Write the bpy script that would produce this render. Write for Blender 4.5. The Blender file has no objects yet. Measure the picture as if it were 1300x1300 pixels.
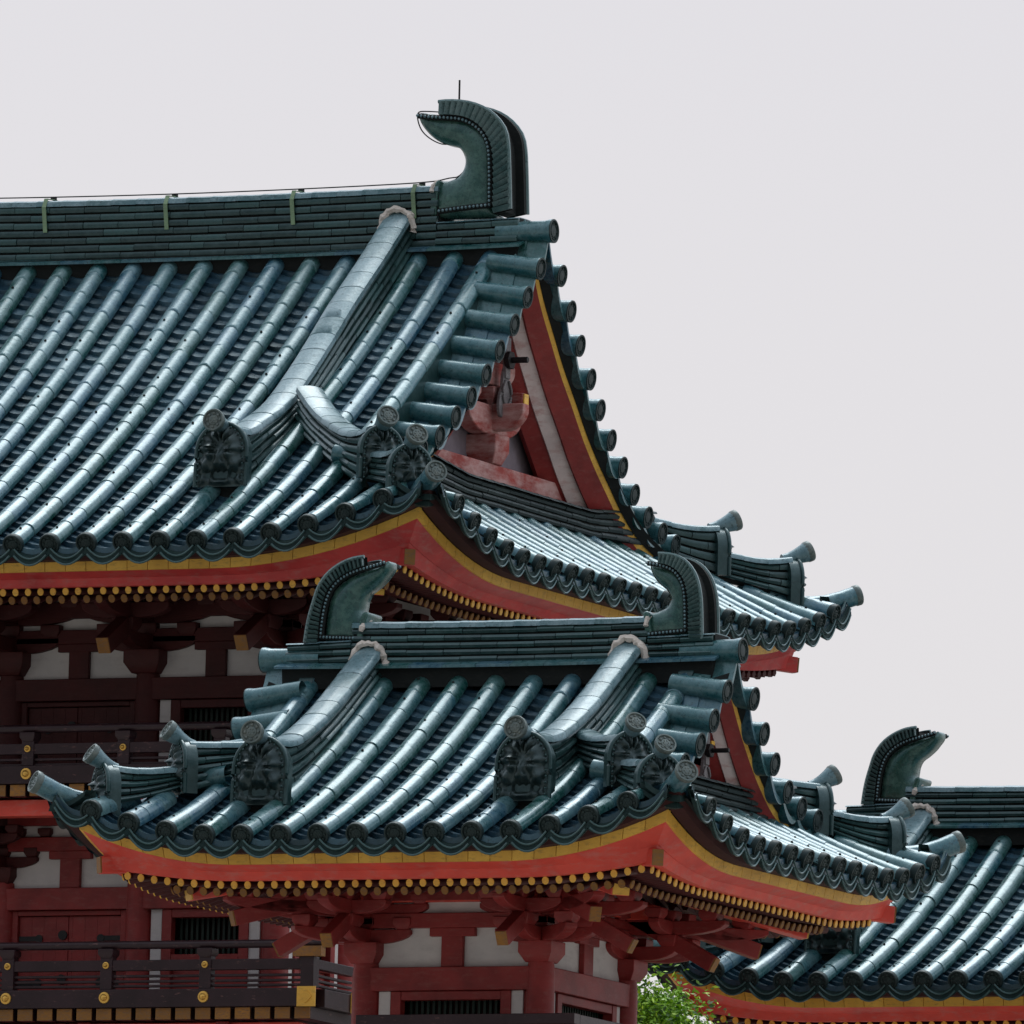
import bpy, bmesh, math, random
from mathutils import Vector, Matrix
random.seed(7)
R = math.radians
scene = bpy.context.scene
COL = scene.collection
V = Vector

# ------------------------------------------------------------------ camera, sky, sun, exposure
TH, PH, RO, DIST, S = R(24), R(6.7), R(1.6), 120.0, 160.0
fwd = V((-math.sin(TH)*math.cos(PH), math.cos(TH)*math.cos(PH), math.sin(PH)))
rt = V((math.cos(TH), math.sin(TH), 0)); up = rt.cross(fwd)
r2 = rt*math.cos(RO)+up*math.sin(RO); u2 = up*math.cos(RO)-rt*math.sin(RO)
cpos = V((0, 0, 15.6))-fwd*DIST
cam_d = bpy.data.cameras.new('camera'); cam = bpy.data.objects.new('camera', cam_d); COL.objects.link(cam)
cam.matrix_world = Matrix(((r2.x, u2.x, -fwd.x, cpos.x), (r2.y, u2.y, -fwd.y, cpos.y), (r2.z, u2.z, -fwd.z, cpos.z), (0, 0, 0, 1)))
cam_d.sensor_width = 36; cam_d.lens = 36*S*DIST/1300; cam_d.clip_start = 1; cam_d.clip_end = 5000
scene.camera = cam

world = bpy.data.worlds.new('World'); scene.world = world; world.use_nodes = True
nt = world.node_tree; nt.nodes.clear()
wo = nt.nodes.new('ShaderNodeOutputWorld'); bg = nt.nodes.new('ShaderNodeBackground')
tc = nt.nodes.new('ShaderNodeTexCoord'); sx = nt.nodes.new('ShaderNodeSeparateXYZ'); cr = nt.nodes.new('ShaderNodeValToRGB')
nt.links.new(tc.outputs['Generated'], sx.inputs[0]); nt.links.new(sx.outputs['Z'], cr.inputs['Fac'])
e = cr.color_ramp.elements
e[0].position = 0.0; e[0].color = (0.80, 0.775, 0.77, 1)
e[1].position = 1.0; e[1].color = (1.5, 1.6, 1.75, 1)
for p, c in ((0.08, (0.79, 0.768, 0.775)), (0.19, (0.735, 0.725, 0.775)), (0.40, (1.3, 1.36, 1.5))):
    n = cr.color_ramp.elements.new(p); n.color = (*c, 1)
wn = nt.nodes.new('ShaderNodeTexNoise'); wn.inputs['Scale'].default_value = 2.2; wn.inputs['Detail'].default_value = 4
nt.links.new(tc.outputs['Generated'], wn.inputs['Vector'])
wm = nt.nodes.new('ShaderNodeMapRange'); wm.inputs['To Min'].default_value = 0.92; wm.inputs['To Max'].default_value = 1.08
nt.links.new(wn.outputs['Fac'], wm.inputs['Value'])
az = nt.nodes.new('ShaderNodeMapRange'); az.inputs['From Min'].default_value = -0.9; az.inputs['From Max'].default_value = 0.8
az.inputs['To Min'].default_value = 0.30; az.inputs['To Max'].default_value = 1.0; nt.links.new(sx.outputs['Y'], az.inputs['Value'])
mu = nt.nodes.new('ShaderNodeMath'); mu.operation = 'MULTIPLY'; nt.links.new(wm.outputs[0], mu.inputs[0]); nt.links.new(az.outputs[0], mu.inputs[1])
nt.links.new(mu.outputs[0], bg.inputs['Strength'])
nt.links.new(cr.outputs[0], bg.inputs['Color']); nt.links.new(bg.outputs[0], wo.inputs[0])

sd = bpy.data.lights.new('sun', 'SUN'); sd.energy = 1.5; sd.angle = R(34); sd.color = (1, 0.985, 0.96)
sun = bpy.data.objects.new('sun', sd); COL.objects.link(sun)
sun.rotation_euler = V((0.12, -0.50, -0.86)).to_track_quat('-Z', 'Y').to_euler(); sun.location = (0, 0, 60)
scene.view_settings.view_transform = 'Standard'; scene.view_settings.look = 'None'
scene.view_settings.exposure = 0.0; scene.view_settings.gamma = 1
scene.render.engine = 'CYCLES'
scene.render.resolution_x = scene.render.resolution_y = 1024

# ------------------------------------------------------------------ materials
def N(t, ty, **kw):
    n = t.nodes.new(ty)
    for k, v in kw.items():
        n.inputs[k.replace('_', ' ')].default_value = v
    return n
def newmat(name):
    m = bpy.data.materials.new(name); m.use_nodes = True
    t = m.node_tree; b = t.nodes['Principled BSDF']; return m, t, b
def ramp(t, src, stops):
    r = t.nodes.new('ShaderNodeValToRGB'); t.links.new(src, r.inputs[0]); el = r.color_ramp.elements
    el[0].position, el[0].color = stops[0][0], (*stops[0][1], 1)
    el[1].position, el[1].color = stops[-1][0], (*stops[-1][1], 1)
    for p, c in stops[1:-1]:
        q = el.new(p); q.color = (*c, 1)
    return r.outputs[0]
def mixc(t, f, a, b, mode='MIX'):
    m = t.nodes.new('ShaderNodeMix'); m.data_type = 'RGBA'; m.blend_type = mode
    for k, v in ((0, f), (6, a), (7, b)):
        if hasattr(v, 'is_linked') or hasattr(v, 'links'): t.links.new(v, m.inputs[k])
        else: m.inputs[k].default_value = v if k == 0 else (*v, 1)
    return m.outputs[2]
def geo_noise(t, scale, detail=5, rough=0.6, vec=None):
    n = N(t, 'ShaderNodeTexNoise', Scale=scale, Detail=detail, Roughness=rough)
    if vec is None:
        g = t.nodes.new('ShaderNodeNewGeometry'); vec = g.outputs['Position']
    t.links.new(vec, n.inputs['Vector']); return n.outputs['Fac']
def math_(t, op, a, b):
    m = t.nodes.new('ShaderNodeMath'); m.operation = op
    for i, v in enumerate((a, b)):
        if hasattr(v, 'links'): t.links.new(v, m.inputs[i])
        else: m.inputs[i].default_value = v
    return m.outputs[0]
def bump(t, b, h, strength, dist):
    n = t.nodes.new('ShaderNodeBump'); n.inputs['Strength'].default_value = strength; n.inputs['Distance'].default_value = dist
    t.links.new(h, n.inputs['Height']); t.links.new(n.outputs[0], b.inputs['Normal'])
def glaze(name, stops, bloom, bloomc, r0, r1, spec=0.7, coat=0.3):
    m, t, b = newmat(name)
    at = t.nodes.new('ShaderNodeAttribute'); at.attribute_name = 'tone'
    n1 = geo_noise(t, 5, 6); n2 = geo_noise(t, 38, 6, 0.7)
    v = math_(t, 'ADD', math_(t, 'MULTIPLY', at.outputs['Fac'], 0.80), math_(t, 'MULTIPLY', n1, 0.45))
    v = math_(t, 'SUBTRACT', v, 0.12)
    c = ramp(t, v, stops)
    n3 = geo_noise(t, 11, 8, 0.72)
    f = ramp(t, n3, [(0.46, (0, 0, 0)), (0.72, (bloom,)*3)])
    c = mixc(t, f, c, bloomc)
    nb = ramp(t, geo_noise(t, 1.7, 7, 0.75), [(0.44, (0, 0, 0)), (0.70, (bloom*0.8,)*3)]); c = mixc(t, nb, c, tuple(x*0.75 for x in bloomc))
    f2 = ramp(t, n2, [(0.34, (0.7,)*3), (0.46, (0, 0, 0))])
    c = mixc(t, f2, c, (0.012, 0.018, 0.018))
    t.links.new(c, b.inputs['Base Color'])
    rr = t.nodes.new('ShaderNodeMapRange'); rr.inputs['To Min'].default_value = r0; rr.inputs['To Max'].default_value = r1
    t.links.new(n3, rr.inputs['Value']); rr.inputs['From Min'].default_value = 0.3; rr.inputs['From Max'].default_value = 0.7
    t.links.new(rr.outputs[0], b.inputs['Roughness'])
    b.inputs['Specular IOR Level'].default_value = spec
    b.inputs['Coat Weight'].default_value = coat; b.inputs['Coat Roughness'].default_value = 0.18
    b.inputs['Specular Tint'].default_value = (0.62, 0.90, 0.98, 1); b.inputs['Coat Tint'].default_value = (0.75, 0.93, 1.0, 1)
    bump(t, b, geo_noise(t, 22, 5, 0.6), 0.35, 0.01)
    return m
M = {}
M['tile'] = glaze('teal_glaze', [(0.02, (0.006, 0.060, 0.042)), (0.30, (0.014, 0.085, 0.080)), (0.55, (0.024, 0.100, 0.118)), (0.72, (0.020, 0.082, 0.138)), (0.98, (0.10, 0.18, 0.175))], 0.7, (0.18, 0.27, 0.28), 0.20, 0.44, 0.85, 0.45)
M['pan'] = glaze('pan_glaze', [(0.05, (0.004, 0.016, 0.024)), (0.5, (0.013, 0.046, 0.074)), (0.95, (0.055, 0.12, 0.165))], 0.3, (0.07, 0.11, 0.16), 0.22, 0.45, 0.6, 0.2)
M['ridge'] = glaze('ridge_glaze', [(0.05, (0.005, 0.018, 0.016)), (0.5, (0.010, 0.034, 0.032)), (0.95, (0.034, 0.085, 0.08))], 0.45, (0.08, 0.12, 0.115), 0.25, 0.5, 0.6, 0.3)
M['cap'] = glaze('cap_glaze', [(0.05, (0.025, 0.08, 0.08)), (0.5, (0.06, 0.13, 0.15)), (0.95, (0.14, 0.22, 0.245))], 0.75, (0.30, 0.38, 0.41), 0.25, 0.5)
M['shibi'] = glaze('ornament_glaze', [(0.05, (0.010, 0.035, 0.028)), (0.5, (0.018, 0.066, 0.052)), (0.95, (0.05, 0.13, 0.10))], 0.6, (0.14, 0.24, 0.19), 0.16, 0.40)
M['fin'] = glaze('fin_glaze', [(0.05, (0.03, 0.065, 0.06)), (0.5, (0.06, 0.11, 0.105)), (0.95, (0.11, 0.17, 0.165))], 0.6, (0.20, 0.24, 0.23), 0.3, 0.5)
M['ogre'] = glaze('ogre_glaze', [(0.05, (0.003, 0.006, 0.006)), (0.5, (0.006, 0.013, 0.012)), (0.95, (0.02, 0.034, 0.031))], 0.5, (0.07, 0.09, 0.08), 0.30, 0.5, 0.6, 0.2)
M['disc'] = glaze('disc_glaze', [(0.05, (0.004, 0.009, 0.009)), (0.5, (0.008, 0.016, 0.016)), (0.95, (0.022, 0.034, 0.031))], 0.5, (0.04, 0.05, 0.045), 0.45, 0.7, 0.35, 0.1)
M['pan_end'] = glaze('pan_end_glaze', [(0.05, (0.006, 0.016, 0.015)), (0.5, (0.012, 0.030, 0.029)), (0.95, (0.03, 0.055, 0.05))], 0.4, (0.05, 0.07, 0.065), 0.55, 0.8, 0.25, 0.0)
M['pale_disc'] = glaze('pale_disc_glaze', [(0.05, (0.05, 0.07, 0.065)), (0.95, (0.12, 0.13, 0.115))], 0.6, (0.26, 0.25, 0.21), 0.4, 0.7)

def paint(name, base, worn, wf=0.5, rough=0.6, grain=6, spread=(0.52, 0.66), dark=None, usetone=0.35):
    m, t, b = newmat(name)
    g = t.nodes.new('ShaderNodeNewGeometry')
    mp = t.nodes.new('ShaderNodeMapping'); mp.inputs['Scale'].default_value = (grain, grain, grain*3); t.links.new(g.outputs['Position'], mp.inputs[0])
    n = geo_noise(t, 1.6, 8, 0.7, mp.outputs[0])
    f = ramp(t, n, [(spread[0], (0, 0, 0)), (spread[1], (wf,)*3)])
    n2 = geo_noise(t, 3, 5)
    d = dark or tuple(x*0.55 for x in base)
    c0 = ramp(t, n2, [(0.3, d), (0.62, base)])
    at = t.nodes.new('ShaderNodeAttribute'); at.attribute_name = 'tone'
    c0 = mixc(t, math_(t, 'MULTIPLY', at.outputs['Fac'], usetone), c0, d)
    c = mixc(t, f, c0, worn)
    t.links.new(c, b.inputs['Base Color']); b.inputs['Roughness'].default_value = rough
    b.inputs['Specular IOR Level'].default_value = 0.35
    bump(t, b, n, 0.25, 0.01); return m
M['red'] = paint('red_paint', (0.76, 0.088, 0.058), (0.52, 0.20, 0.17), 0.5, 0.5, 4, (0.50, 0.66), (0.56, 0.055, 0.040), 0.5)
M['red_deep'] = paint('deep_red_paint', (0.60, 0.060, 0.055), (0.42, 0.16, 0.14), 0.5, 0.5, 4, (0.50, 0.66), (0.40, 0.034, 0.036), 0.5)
M['red_shaded'] = paint('shaded_red_paint', (0.070, 0.008, 0.008), (0.07, 0.022, 0.02), 0.35, 0.6)  # the red timber with shade under eaves and in recesses put into its colour
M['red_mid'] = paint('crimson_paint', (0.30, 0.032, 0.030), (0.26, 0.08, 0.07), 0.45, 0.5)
M['red_worn'] = paint('worn_red_paint', (0.36, 0.05, 0.04), (0.55, 0.38, 0.36), 0.8, 0.7, 1.6, (0.38, 0.62))
M['pale_wood'] = paint('bare_wood', (0.72, 0.62, 0.60), (0.40, 0.16, 0.14), 0.6, 0.8, 2.5, (0.50, 0.66), (0.50, 0.42, 0.41))
M['gold'] = paint('yellow_paint', (0.92, 0.56, 0.095), (0.35, 0.20, 0.06), 0.6, 0.45, 8, (0.52, 0.68), (0.66, 0.36, 0.05), 0.6)
M['gold_old'] = paint('worn_yellow_paint', (0.38, 0.17, 0.03), (0.18, 0.10, 0.05), 0.8, 0.6, 14, (0.45, 0.6), None, 0.8)
M['plaster'] = paint('white_plaster', (0.66, 0.63, 0.62), (0.45, 0.42, 0.42), 0.5, 0.9, 3, (0.5, 0.7), (0.56, 0.54, 0.54), 0.1)
M['mauve'] = paint('mauve_plaster', (0.27, 0.24, 0.28), (0.2, 0.17, 0.2), 0.4, 0.9, 3)
M['lacquer'] = paint('brown_lacquer', (0.032, 0.015, 0.020), (0.20, 0.10, 0.09), 0.55, 0.35, 7, (0.60, 0.68))
M['black'] = paint('black_iron', (0.012, 0.012, 0.014), (0.03, 0.025, 0.02), 0.5, 0.5)
M['under'] = paint('tile_gap_shade', (0.012, 0.016, 0.016), (0.03, 0.03, 0.028), 0.4, 0.9)  # near-black colour stands in for the shade beneath and between tiles
M['dark'] = paint('dark_boards', (0.05, 0.012, 0.012), (0.03, 0.01, 0.01), 0.3, 0.8)
M['green_bar'] = paint('green_paint', (0.006, 0.022, 0.015), (0.02, 0.02, 0.015), 0.4, 0.6)
M['mortar'] = paint('lime_mortar', (0.78, 0.72, 0.66), (0.40, 0.32, 0.26), 0.5, 0.95, 12, (0.5, 0.6))
M['stone'] = paint('grey_stone', (0.32, 0.31, 0.29), (0.2, 0.19, 0.18), 0.6, 0.9, 2)
M['gravel'] = paint('pale_gravel', (0.42, 0.39, 0.34), (0.28, 0.25, 0.21), 0.7, 0.95, 4)
M['strap'] = paint('verdigris_strap', (0.22, 0.34, 0.20), (0.35, 0.42, 0.28), 0.5, 0.6, 20)
M['iron_grey'] = paint('grey_metal', (0.20, 0.19, 0.20), (0.35, 0.33, 0.32), 0.5, 0.5, 20)
m, t, b = newmat('gilt_brass'); b.inputs['Base Color'].default_value = (0.75, 0.45, 0.10, 1); b.inputs['Metallic'].default_value = 0.7
b.inputs['Roughness'].default_value = 0.35; M['brass'] = m
m, t, b = newmat('leaf_green')
at = t.nodes.new('ShaderNodeAttribute'); at.attribute_name = 'tone'
t.links.new(ramp(t, at.outputs['Fac'], [(0, (0.03, 0.10, 0.010)), (0.5, (0.24, 0.50, 0.02)), (1, (0.55, 0.80, 0.06))]), b.inputs['Base Color'])
b.inputs['Roughness'].default_value = 0.5; b.inputs['Subsurface Weight'].default_value = 0.0; M['leaf'] = m
M['bark'] = paint('bark', (0.09, 0.065, 0.045), (0.15, 0.12, 0.09), 0.6, 0.9, 6)
MN = list(M.keys())

# ------------------------------------------------------------------ mesh helpers
class MB:
    def __init__(s): s.v = []; s.f = []; s.t = []; s.m = []
    def add(s, vs, fs, tone=None, mat=0):
        o = len(s.v); s.v += [tuple(p) for p in vs]
        if tone is None: tone = random.random()
        for f in fs:
            s.f.append([o+i for i in f]); s.t.append(tone); s.m.append(mat)
        return s
    def hexa(s, P, tone=None, mat=0):   # 8 pts: bottom 4 ccw, top 4 ccw
        return s.add(P, [(3, 2, 1, 0), (4, 5, 6, 7), (0, 1, 5, 4), (1, 2, 6, 5), (2, 3, 7, 6), (3, 0, 4, 7)], tone, mat)
    def box(s, x0, x1, y0, y1, z0, z1, tone=None, mat=0):
        return s.hexa([(x0, y0, z0), (x1, y0, z0), (x1, y1, z0), (x0, y1, z0), (x0, y0, z1), (x1, y0, z1), (x1, y1, z1), (x0, y1, z1)], tone, mat)
    def obox(s, c, dx, dy, dz, hx, hy, hz, tone=None, mat=0):
        c = V(c); dx, dy, dz = V(dx), V(dy), V(dz)
        P = [c+dx*(a*hx)+dy*(b_*hy)+dz*(c_*hz) for c_ in (-1, 1) for a, b_ in ((-1, -1), (1, -1), (1, 1), (-1, 1))]
        return s.hexa(P, tone, mat)
    def beam(s, p, q, w, h, tone=None, mat=0):  # square beam p->q
        p, q = V(p), V(q); d = (q-p); L = d.length; d.normalize()
        sd_ = d.cross(V((0, 0, 1)))
        if sd_.length < 1e-4: sd_ = V((1, 0, 0))
        sd_.normalize(); u_ = sd_.cross(d)
        return s.obox((p+q)/2, d, sd_, u_, L/2, w/2, h/2, tone, mat)
    def tube(s, pts, rad, n=12, tone=None, mat=0, caps=True, squash=1.0):
        pts = [V(p) for p in pts]; rs = rad if isinstance(rad, (list, tuple)) else [rad]*len(pts)
        vs = []
        for i, p in enumerate(pts):
            d = (pts[min(i+1, len(pts)-1)]-pts[max(i-1, 0)]).normalized()
            a = d.cross(V((0, 0, 1)))
            if a.length < 1e-3: a = V((1, 0, 0))
            a.normalize(); b_ = a.cross(d)
            for k in range(n):
                an = 2*math.pi*k/n
                vs.append(p+a*(math.cos(an)*rs[i])+b_*(math.sin(an)*rs[i]*squash))
        fs = [(i*n+k, i*n+(k+1) % n, (i+1)*n+(k+1) % n, (i+1)*n+k) for i in range(len(pts)-1) for k in range(n)]
        if caps: fs += [tuple(range(n))[::-1], tuple((len(pts)-1)*n+k for k in range(n))]
        return s.add(vs, fs, tone, mat)
    def lathe(s, prof, n=20, tone=None, mat=0, M4=None):   # prof (r, x): axis +X
        vs = []
        for r, x in prof:
            for k in range(n):
                an = 2*math.pi*k/n; p = V((x, r*math.cos(an), r*math.sin(an)))
                vs.append(M4 @ p if M4 else p)
        fs = [(i*n+k, i*n+(k+1) % n, (i+1)*n+(k+1) % n, (i+1)*n+k) for i in range(len(prof)-1) for k in range(n)]
        fs.append(tuple((len(prof)-1)*n+k for k in range(n)))
        return s.add(vs, fs, tone, mat)
    def prism(s, poly, fn, d0, d1, tone=None, mat=0):   # poly (a,b) -> fn(a,b,d)
        n = len(poly)
        vs = [fn(a, b_, d0) for a, b_ in poly]+[fn(a, b_, d1) for a, b_ in poly]
        fs = [tuple(range(n))[::-1], tuple(range(n, 2*n))]+[(i, (i+1) % n, n+(i+1) % n, n+i) for i in range(n)]
        return s.add(vs, fs, tone, mat)
    def ball(s, c, r, tone=None, mat=0, n=6, m_=4):
        c = V(c); vs = []; fs = []
        for i in range(m_+1):
            ph = math.pi*i/m_
            for k in range(n):
                th = 2*math.pi*k/n; vs.append(c+V((math.sin(ph)*math.cos(th), math.sin(ph)*math.sin(th), math.cos(ph)))*r)
        for i in range(m_):
            for k in range(n): fs.append((i*n+k, i*n+(k+1) % n, (i+1)*n+(k+1) % n, (i+1)*n+k))
        return s.add(vs, fs, tone, mat)
    def mesh(s, name, mats, angle=40):
        me = bpy.data.meshes.new(name); me.from_pydata(s.v, [], s.f)
        for mm in (mats if isinstance(mats, (list, tuple)) else [mats]): me.materials.append(M[mm])
        me.polygons.foreach_set('material_index', s.m); me.polygons.foreach_set('use_smooth', [True]*len(s.f))
        a = me.attributes.new('tone', 'FLOAT', 'FACE'); a.data.foreach_set('value', s.t)
        me.validate(); me.update()
        bm_ = bmesh.new(); bm_.from_mesh(me); bmesh.ops.recalc_face_normals(bm_, faces=bm_.faces); bm_.to_mesh(me); bm_.free()
        me.set_sharp_from_angle(angle=R(angle)); return me
    def build(s, name, mats, parent=None, angle=40, bevel=0):
        if not s.f: return None
        return link(name, s.mesh(name, mats, angle), parent, bevel=bevel)
def link(name, me, parent=None, mw=None, bevel=0):
    o = bpy.data.objects.new(name, me); COL.objects.link(o)
    if parent is not None: o.parent = parent
    if mw is not None: o.matrix_local = mw
    if bevel:
        b_ = o.modifiers.new('bevel', 'BEVEL'); b_.width = bevel; b_.segments = 3 if bevel > 0.02 else 2; b_.limit_method = 'ANGLE'; b_.angle_limit = R(35)
    return o
def thing(name, label, cat, group=None):
    o = bpy.data.objects.new(name, None); COL.objects.link(o); o.empty_display_size = 0.3
    o['label'] = label; o['category'] = cat
    if group: o['group'] = group
    return o
def basis(x, z=(0, 0, 1), loc=(0, 0, 0)):   # matrix with local X along x
    x = V(x).normalized(); y = V(z).cross(x).normalized(); z_ = x.cross(y)
    return Matrix(((x.x, y.x, z_.x, loc[0]), (x.y, y.y, z_.y, loc[1]), (x.z, y.z, z_.z, loc[2]), (0, 0, 0, 1)))
def interp(tab, x):
    if x <= tab[0][0]: return tab[0][1]
    for (a, b_), (c, d) in zip(tab, tab[1:]):
        if x <= c: return b_+(d-b_)*(x-a)/(c-a)
    return tab[-1][1]
def smooth_path(pts, n):    # catmull-rom
    pts = [V(p) for p in pts]; out = []
    P = [pts[0]*2-pts[1]]+pts+[pts[-1]*2-pts[-2]]
    for i in range(1, len(P)-2):
        for k in range(n):
            t_ = k/n; a, b_, c, d = P[i-1], P[i], P[i+1], P[i+2]
            out.append(0.5*((2*b_)+(c-a)*t_+(2*a-5*b_+4*c-d)*t_**2+(-a+3*b_-3*c+d)*t_**3))
    out.append(pts[-1]); return out
def resample(pts, step):
    L = [0]
    for a, b_ in zip(pts, pts[1:]): L.append(L[-1]+(b_-a).length)
    n = max(1, round(L[-1]/step)); out = []; j = 0
    for i in range(n+1):
        d = L[-1]*i/n
        while j < len(L)-2 and L[j+1] < d: j += 1
        out.append(pts[j].lerp(pts[j+1], (d-L[j])/max(1e-9, L[j+1]-L[j])))
    return out

# ---- shared little meshes
def disc_mesh(name, mat, r=0.088):
    mb = MB()
    prof = [(r*0.9, -0.05), (r, -0.03), (r, 0.006), (r*0.97, 0.012), (r*0.84, 0.012), (r*0.78, -0.004), (r*0.5, -0.004), (r*0.44, 0.004), (r*0.30, 0.006), (0.001, 0.010)]
    mb.lathe(prof, 22, 0.5)
    for k in range(8):
        a = 2*math.pi*k/8; mb.ball((0.0, r*0.61*math.cos(a), r*0.61*math.sin(a)), r*0.13, 0.9)
    for k in range(6):
        a = 2*math.pi*k/6; mb.ball((0.007, r*0.24*math.cos(a), r*0.24*math.sin(a)), r*0.08, 0.9)
    return mb.mesh(name, mat)
DISC = disc_mesh('eave_tile_cap', 'disc'); PDISC = disc_mesh('round_cap', 'pale_disc', 0.095)
def verge_mesh():
    mb = MB()
    prof = [(0.080, -0.40), (0.083, -0.10), (0.090, -0.03), (0.094, 0.0)]
    vs = []; n = 18
    mb.lathe([(0.078, -0.46), (0.082, -0.24), (0.084, -0.06), (0.094, -0.01), (0.094, 0.006), (0.06, -0.012)], 22, 0.45)
    mb.lathe([(0.0935, 0.004), (0.0935, 0.014), (0.080, 0.015), (0.074, 0.0), (0.05, 0.0), (0.044, 0.008), (0.001, 0.010)], 22, 0.45, 1)
    for k in range(8):
        a = 2*math.pi*k/8; mb.ball((0.002, 0.062*math.cos(a), 0.062*math.sin(a)), 0.010, 0.9, 1)
    mb.ball((-0.24, 0, 0.082), 0.013, 0.1)
    return mb.mesh('verge_tile', ['tile', 'disc'])
VERGE = verge_mesh()
def rafter_mesh(name, L, w, cap):
    mb = MB(); n = 10
    mb.tube([(-L, 0, 0), (-0.012, 0, 0)], w, n, 0.4, 0)
    mb.tube([(-0.012, 0, 0), (0.0, 0, 0)], w*0.96, n, 0.5, 1)
    return mb.mesh(name, ['red_shaded', cap], 50)
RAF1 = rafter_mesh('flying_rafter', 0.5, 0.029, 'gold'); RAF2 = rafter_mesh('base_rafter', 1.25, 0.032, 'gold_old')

def ogre_mesh(name, w, h, seed):
    rnd = random.Random(seed); mb = MB(); n = 44
    def g(x, z, cx, cz, sx, sz, a): return a*math.exp(-((x-cx)/sx)**2-((z-cz)/sz)**2)
    def hgt(x, z):  # x -1..1, z 0..1
        ax = abs(x); d = 0.055*(1-ax**2)*math.sin(min(1, max(0, z))*math.pi)-0.02
        d += g(ax, z, 0.44, 0.62-0.10*(1-ax), 0.30, 0.07, 0.060)       # brow
        d += g(ax, z, 0.36, 0.47, 0.13, 0.06, 0.060)      # eye
        d -= g(ax, z, 0.36, 0.535, 0.22, 0.025, 0.050)
        d += g(ax, z, 0.0, 0.42, 0.14, 0.14, 0.060)        # nose
        d += g(ax, z, 0.14, 0.34, 0.09, 0.05, 0.040)
        d += g(ax, z, 0.58, 0.34, 0.20, 0.10, 0.055)       # cheek
        d -= g(ax, z, 0.0, 0.20, 0.55, 0.055, 0.065)        # mouth
        d += g(ax, z, 0.34, 0.19, 0.06, 0.08, 0.060)       # fang
        d += g(ax, z, 0.12, 0.22, 0.07, 0.03, 0.035)
        d += g(ax, z, 0.0, 0.07, 0.45, 0.05, 0.045)
        d += g(ax, z, 0.72, 0.12, 0.12, 0.08, 0.040)
        rr = math.hypot(x*0.75, (z-0.62)*1.25); an = math.atan2(z-0.62, x*0.7)
        if z > 0.6: d += 0.055*abs(math.sin(an*4.5))*math.exp(-((rr-0.28)/0.17)**2)   # fan of hair
        if ax > 0.72: d += 0.018*math.sin(z*34)*math.exp(-((ax-0.82)/0.08)**2)
        return d*(w/0.48)*1.05
    def half(z): return 1.0 if z < 0.55 else math.sqrt(max(0.0, 1-((z-0.55)/0.45)**2))*0.98+0.02
    vs = []; fs = []
    for j in range(n+1):
        z = j/n
        for i in range(n+1):
            q = -1+2*i/n; x = q*half(z)*(0.93+0.07*z)
            e_ = min(1, (1-abs(q))*9, z*14+0.2)
            vs.append((0.05+hgt(x, z)*e_, x*w/2, z*h))
    for j in range(n):
        for i in range(n): a = j*(n+1)+i; fs.append((a, a+1, a+n+2, a+n+1))
    mb.add(vs, fs, 0.35, 0)
    rim = []
    for k in range(27):
        if k < 6: z = k/6*0.55; rim.append((1, z))
        elif k > 20: z = (26-k)/6*0.55; rim.append((-1, z))
        else: a = math.pi*(k-5.5)/15; rim.append((math.cos(a), 0.55+0.45*math.sin(a)))
    mb.tube([(0.05, x*w/2, z*h) for x, z in rim], 0.019, 8, 0.5, 1)
    for x, z in rim[::1]: mb.ball((0.070, x*w/2*0.87, z*h*0.96), 0.011, 0.6, 1, 5, 3)
    pl = [(x*w/2, z*h) for x, z in rim]
    mb.prism(pl, lambda a, b_, d: (d, a, b_), -0.06, 0.045, 0.3, 1)
    return mb.mesh(name, ['ogre', 'ridge'], 60)
OGRE_BIG = ogre_mesh('ogre_tile', 0.47, 0.55, 1); OGRE_SMALL = ogre_mesh('ogre_tile', 0.37, 0.44, 2)

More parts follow.
